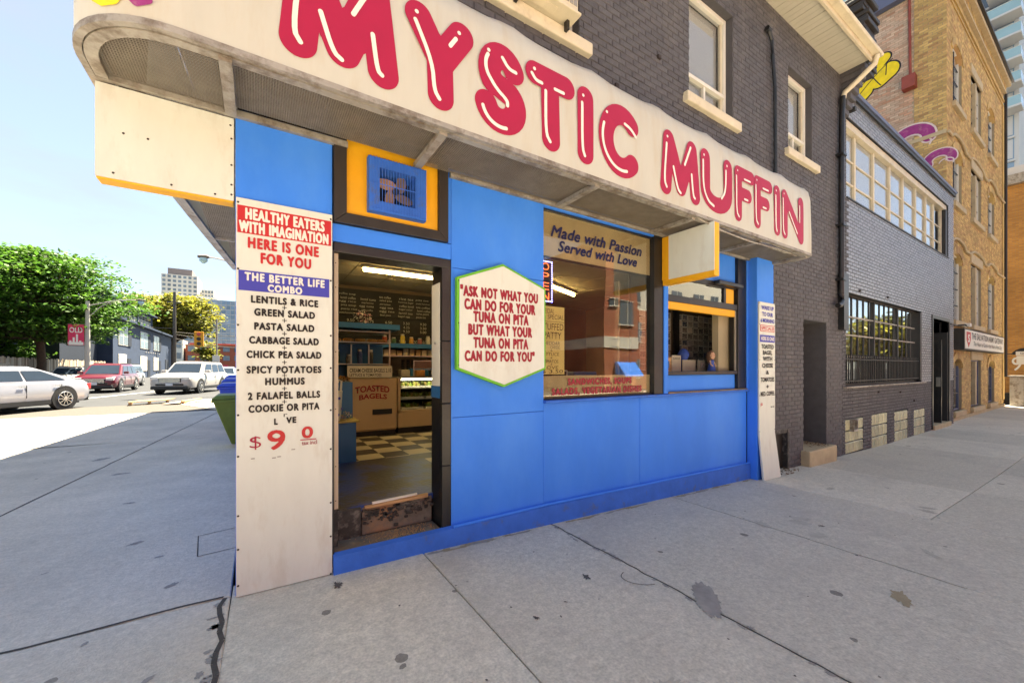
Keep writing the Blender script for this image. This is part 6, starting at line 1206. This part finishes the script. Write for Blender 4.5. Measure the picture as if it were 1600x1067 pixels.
MB().tube([(-12.0, 86, -.3), (-12.0, 86, 14.5)], [.28, .2], 10).build('pole', M['poledark'], up); B('cross_arm', M['poledark'], up, (-13, -11, 85.9, 86.1, 12.6, 12.8))
for k, (z, x2, y2, z2) in enumerate(((7.6, 6, 88, 7.9), (7.2, 6, 88, 7.3), (6.5, 6, 88, 6.0), (5.6, 6, 88, 5.2), (8.2, -40, 60, 9))):
    p = []
    for i in range(13): t_ = i / 12; p.append((-12 + (x2 + 12) * t_, 86 + (y2 - 86) * t_, z + (z2 - z) * t_ - 1.1 * 4 * t_ * (1 - t_) * (.4 + .3 * (k % 3))))
    MB().tube(p, .05, 5).build('wire', M['poledark'], up)
pp = thing('signal_pole', 'thin signal pole at the far junction below the traffic light', 'pole'); MB().tube([(-6.0, 84, 0), (-6.0, 84, 10)], .14, 8).build('pole', M['metal'], pp); B('sign_plate', M['whiteprint'], pp, (-6.6, -5.6, 83.7, 83.8, 2.2, 3.6))

# ------------------------------------------------------------------ vehicles
def vehicle(name, label, cat, loc, head, L_, W_, H_, paint_, cab, belt, hood_z, clear=.25, wr=.36, wx=(1.42, -1.45), suv=True, nose='suv', group='vehicles in the side street'):
    """local +x = forward. cab = (base rear, base front, roof rear, roof front)"""
    t = thing(name, label, cat, group, loc); t.rotation_euler = (0, 0, head); hw = W_ / 2; l2 = L_ / 2
    st = []   # stations x, half width factor, bottom z, top z
    br_, bf_, rr0, rf0 = cab
    prof = [(-l2, .86, clear + .18, belt * .80), (-l2 + .06, .93, clear + .08, belt * .92), (-l2 + .22, .98, clear, belt), (br_, 1, clear, belt), (-l2 * .3, 1, clear, belt - .01), (0, 1, clear, belt - .02), (bf_, 1, clear, belt - .03), (bf_ + .35, 1, clear, hood_z + .04), (l2 - .55, .985, clear, hood_z), (l2 - .22, .95, clear, hood_z - .07), (l2 - .06, .86, clear + .05, hood_z - .16), (l2, .78, clear + .12, hood_z - .28)]
    b = MB(); n = 11
    for x, k, zb, ztp in prof:
        w_ = hw * k; zm = zb + (ztp - zb) * .45
        half = [(0, zb), (w_ * .86, zb), (w_ * .97, zb + .08), (w_, zm), (w_ * .985, zm + (ztp - zm) * .45), (w_ * .95, ztp - .05), (w_ * .84, ztp + .005), (w_ * .4, ztp + .03), (0, ztp + .035)]
        ring = half + [(-y, z) for y, z in half[-2:0:-1]]; n = len(ring); b.v += [(x, y, z) for y, z in ring]
    for i in range(len(prof) - 1):
        for j in range(n): b.f.append((i * n + j, (i + 1) * n + j, (i + 1) * n + (j + 1) % n, i * n + (j + 1) % n)); b.m.append(0); b.t.append(0)
    b.f.append(tuple(range(n))); b.f.append(tuple((len(prof) - 1) * n + j for j in range(n - 1, -1, -1))); b.m += [0, 0]; b.t += [0, 0]
    body = b.build('body', paint_, t, smooth=True)
    wb, wt = hw * .90, hw * .70; zr = H_ - .04; zb = belt - .03
    c = MB(); rings = [[(br_, -wb, zb), (bf_, -wb, zb), (bf_, wb, zb), (br_, wb, zb)], [(rr0 - .05, -wt - .04, zr - .06), (rf0 + .08, -wt - .04, zr - .06), (rf0 + .08, wt + .04, zr - .06), (rr0 - .05, wt + .04, zr - .06)], [(rr0 + .15, -wt * .85, zr + .03), (rf0 - .15, -wt * .85, zr + .03), (rf0 - .15, wt * .85, zr + .03), (rr0 + .15, wt * .85, zr + .03)]]
    for r in rings: c.v += r
    for i in (0, 1):
        for j in range(4): c.f.append((i * 4 + j, i * 4 + (j + 1) % 4, (i + 1) * 4 + (j + 1) % 4, (i + 1) * 4 + j)); c.m.append(0); c.t.append(0)
    c.f.append((8, 9, 10, 11)); c.m.append(0); c.t.append(0); cabo = c.build('cabin', paint_, t, smooth=False, bevel=.05, seg=3)
    def lerp(p, q, k): return Vector(p).lerp(Vector(q), k)
    def gq(a, b_, c_, d, u0, u1, v0, v1, off, nm='window'):
        P = lambda u, v: lerp(lerp(a, b_, u), lerp(d, c_, u), v) + Vector(off); q = MB(); q.quad(P(u0, v0), P(u1, v0), P(u1, v1), P(u0, v1)); return q.build(nm, M['carglass'], t)
    r0, r1 = rings[0], rings[1]
    gq(r0[1], r0[2], r1[2], r1[1], .07, .93, .10, .93, (.02, 0, .015), 'windscreen'); gq(r0[0], r0[3], r1[3], r1[0], .1, .9, .15, .9, (-.02, 0, .015), 'rear_window')
    for s_, (a, b2, c2, d) in ((-1, (r0[0], r0[1], r1[1], r1[0])), (1, (r0[3], r0[2], r1[2], r1[3]))):
        segs = ((.05, .30), (.33, .60), (.63, .93)) if suv else ((.12, .50), (.53, .88))
        for u0, u1 in segs: gq(a, b2, c2, d, u0, u1, .12, .88, (0, s_ * .012, .004), 'side_window')
    for wx_ in wx:
        for s_ in (-1, 1):
            y = s_ * (hw - .11); w2 = MB(); w2.tube([(wx_, y - s_ * .10, wr), (wx_, y + s_ * .08, wr), (wx_, y + s_ * .115, wr)], [wr, wr, wr * .93], 24); ty = w2.build('tyre', M['rubber'], t, smooth=True)
            a_ = MB(); a_.tube([(wx_, s_ * (hw - .16), wr + .02), (wx_, s_ * (hw + .002), wr + .02)], wr + .075, 24); a_.build('wheel_arch', M['trimblack'], t)
            sp_ = MB(); yo = y + s_ * .118; sp_.tube([(wx_, yo - s_ * .02, wr), (wx_, yo - s_ * .012, wr)], wr * .66, 20); rim = sp_.build('rim', M['trimblack'], t)
            s3 = MB()
            for k in range(10): a = math.pi * 2 * k / 10; s3.bar((wx_, yo, wr), (wx_ + wr * .68 * math.cos(a), yo, wr + wr * .68 * math.sin(a)), .035, .02)
            ringp = [(wx_ + wr * .68 * math.cos(2 * math.pi * k / 20), yo, wr + wr * .68 * math.sin(2 * math.pi * k / 20)) for k in range(21)]; s3.tube(ringp, .018, 5, cap=False); s3.tube([(wx_, yo - .01, wr), (wx_, yo + s_ * .01, wr)], wr * .16, 10); s3.build('spokes', M['chrome'], rim)
    for s_ in (-1, 1):
        B('headlight', M['headlight'], t, (l2 - .28, l2 - .0, min(s_ * hw * .52, s_ * hw * .88), max(s_ * hw * .52, s_ * hw * .88), hood_z - .30, hood_z - .14), bevel=.03)
        B('tail_light', M['taillight'], t, (-l2 - .01, -l2 + .2, min(s_ * hw * .62, s_ * hw * .93), max(s_ * hw * .62, s_ * hw * .93), belt - .33, belt - .12), bevel=.02)
        B('mirror', paint_, t, (bf_ - .45, bf_ - .25, min(s_ * hw * .93, s_ * (hw + .16)), max(s_ * hw * .93, s_ * (hw + .16)), belt + .02, belt + .17), bevel=.03)
        B('door_seam', M['trimblack'], t, *[(x, x + .012, min(s_ * hw * .985, s_ * (hw + .002)), max(s_ * hw * .985, s_ * (hw + .002)), clear + .22, belt - .12) for x in (bf_ - .35, (bf_ + br_) / 2 + .1, br_ + .75)])
        B('door_handle', M['chrome'], t, *[(x, x + .18, min(s_ * hw, s_ * (hw + .02)), max(s_ * hw, s_ * (hw + .02)), belt - .17, belt - .14) for x in ((bf_ + br_) / 2 + .15, br_ + .8)])
        B('sill_trim', M['trimblack'], t, (wx[1] + wr + .1, wx[0] - wr - .1, min(s_ * hw * .9, s_ * (hw + .004)), max(s_ * hw * .9, s_ * (hw + .004)), clear - .02, clear + .12))
    gr_ = B('grille', M['trimblack'], t, (l2 - .14, l2 + .03, -hw * .50, hw * .50, hood_z - .44, hood_z - .20), bevel=.02); B('grille_bar', M['chrome'], gr_, *[(l2 - .02, l2 + .045, -hw * .47, hw * .47, hood_z - .42 + k * .058, hood_z - .395 + k * .058) for k in range(4)])
    B('bumper', M['trimblack'], t, (l2 - .25, l2 + .05, -hw * .84, hw * .84, clear, clear + .17), bevel=.04); B('air_intake', M['trimblack'], t, (l2 - .10, l2 + .04, -hw * .62, hw * .62, clear + .20, clear + .30), bevel=.02); B('number_plate', M['plate'], t, (l2 + .045, l2 + .055, -.16, .16, clear + .19, clear + .34)); 
    B('rear_bumper', M['trimblack'], t, (-l2 - .02, -l2 + .2, -hw * .85, hw * .85, clear, clear + .18), bevel=.04); B('underbody', M['trimblack'], t, (-l2 + .3, l2 - .3, -hw * .8, hw * .8, clear - .06, clear + .05))
    if suv: B('roof_rail', M['trimblack'], t, (rr0 + .1, rf0 - .1, -wt * .92, -wt * .88, zr + .02, zr + .07), (rr0 + .1, rf0 - .1, wt * .88, wt * .92, zr + .02, zr + .07))
    return t
suvc = (-2.3, 1.05, -2.05, .30)
vehicle('white_suv', 'white sport utility vehicle driving towards the viewer beside the blue bins', 'car', (-3.15, 27.0, 0), R(-106), 5.0, 2.0, 1.78, M['white'], suvc, 1.10, 1.06)
vehicle('red_suv', 'dark red sport utility vehicle behind the silver sedan', 'car', (-7.55, 30.6, 0), R(-92), 4.6, 1.88, 1.68, M['carred'], (-2.1, 1.05, -1.8, .25), 1.02, .98)
vehicle('silver_sedan', 'silver sedan cut off by the left edge of the picture', 'car', (-6.95, 15.9, 0), R(-118), 4.85, 1.86, 1.44, M['silver'], (-2.1, 1.3, -.85, .22), .96, .90, clear=.22, wr=.345, suv=False)
vehicle('black_car', 'black car parked along the fence beyond the silver sedan', 'car', (-12.6, 30.5, 0), R(-90), 4.7, 1.86, 1.62, M['carblack'], (-2.1, 1.05, -1.8, .25), 1.0, .95)
vehicle('grey_wagon', 'silver estate car following behind the red one', 'car', (-8.6, 38.5, 0), R(-90), 4.7, 1.86, 1.70, M['silver'], (-2.2, 1.05, -2.0, .25), 1.0, .95)
vehicle('pale_blue_car', 'pale blue car partly hidden behind the white vehicle and blue bins', 'car', (-2.2, 37.5, 0), R(-90), 4.5, 1.8, 1.50, M['carblue'], (-1.8, 1.1, -1.2, .30), .92, .88, suv=False)
vehicle('white_hatchback', 'pale car glimpsed between the silver sedan and the red one', 'car', (-11.0, 37.5, 0), R(-90), 4.4, 1.8, 1.50, M['white'], (-1.9, 1.05, -1.5, .30), .95, .9)

# bins beside the wall
def bin_(label, y, w_, d, h, m, off=0, lidm=None):
    t = thing('wheeled_bin', label, 'bin', 'bins lined up along the side wall'); x1 = -.03 + off; x0 = x1 - w_; lm_ = lidm or m
    b = MB(); b.hexa([(x0 + .26, y + .05, .06), (x1 - .02, y + .05, .06), (x1 - .02, y + d - .08, .06), (x0 + .26, y + d - .08, .06)], [(x0, y, h - .08), (x1, y, h - .08), (x1, y + d, h - .08), (x0, y + d, h - .08)]); b.build('body', m, t, bevel=.02)
    B('rim', m, t, (x0 - .02, x1 + .0, y - .02, y + d + .02, h - .10, h - .05), bevel=.01); l_ = MB(); l_.hexa([(x0 - .03, y - .04, h - .045), (x1, y - .04, h - .045), (x1, y + d + .02, h - .045), (x0 - .03, y + d + .02, h - .045)], [(x0 + .05, y + .03, h + .02), (x1 - .05, y + .03, h + .02), (x1 - .05, y + d - .05, h + .03), (x0 + .05, y + d - .05, h + .03)]); l_.build('lid', lm_, t, bevel=.015)
    B('handle', m, t, (x0 + .1, x1 - .1, y + d + .03, y + d + .06, h - .1, h - .07))
    for xx in (x0 + .31, x1 - .05): MB().cyl((xx - .025, y + d - .08, .10), (xx + .025, y + d - .08, .10), .10, n=14).build('wheel', M['rubber'], t)
    return t
g1 = bin_('olive green wheeled bin nearest the shop corner', 5.4, .50, .55, .90, M['binyg'])
bin_('blue recycling bin directly behind the olive green one', 7.1, .54, .6, 1.05, M['binb']); bin_('middle blue recycling bin of the three', 8.2, .54, .6, 1.12, M['binb']); bin_('farthest blue recycling bin by the side wall', 9.3, .54, .6, 1.18, M['binb'])
# broken pallet pieces lying on the plaza
pt = thing('broken_pallet', 'broken wooden pallet lying flat near the roadway', 'pallet'); 
for k in range(5): q = MB(); c0 = Vector((-3.95 + .02 * k, 17.2 + .22 * k, .11)); q.bar(c0, c0 + Vector((1.05, .75, .0)), .12, .02); q.build('plank', M['wood'], pt)
for k in range(3): q = MB(); c0 = Vector((-3.9 + .48 * k, 17.15 + .35 * k, .05)); q.bar(c0, c0 + Vector((-.15, .95, 0)), .09, .09); q.build('block', M['wood'], pt)
p2 = thing('loose_board', 'pale loose board and plank lying right of the broken pallet', 'board'); q = MB(); q.prism([(-2.95, 16.8, .02), (-2.5, 18.2, .02), (-2.2, 18.2, .06), (-2.4, 16.9, .03)], (0, 0, .02)); q.build('board', M['palewood'], p2); q = MB(); q.bar((-2.35, 16.9, .08), (-1.95, 18.3, .10), .14, .06); q.build('plank', M['wood'], p2); q = MB(); q.bar((-2.2, 16.7, .03), (-1.7, 17.6, .03), .10, .03); q.build('plank', M['wood'], p2)
lf = MB()
for k in range(260):
    x = rnd.choice([rnd.gauss(6.95, .22), rnd.gauss(8.5, .18)]); y = rnd.uniform(-.22, .05) if x < 7.6 else rnd.uniform(-.12, .3); z = (gz(x) if x < 7.6 else .02) + rnd.uniform(.0, .02); s_ = rnd.uniform(.01, .03)
    if 6.5 < x < 8.7: lf.quad(*[(x + rnd.uniform(-s_, s_), y + rnd.uniform(-s_, s_), z + rnd.uniform(0, .02)) for _ in range(4)], t=rnd.random())
o = lf.build('leaf_litter', M['litter'], None); tag(o, 'dry leaves and litter gathered by the brick doorway', 'litter', kind='stuff')
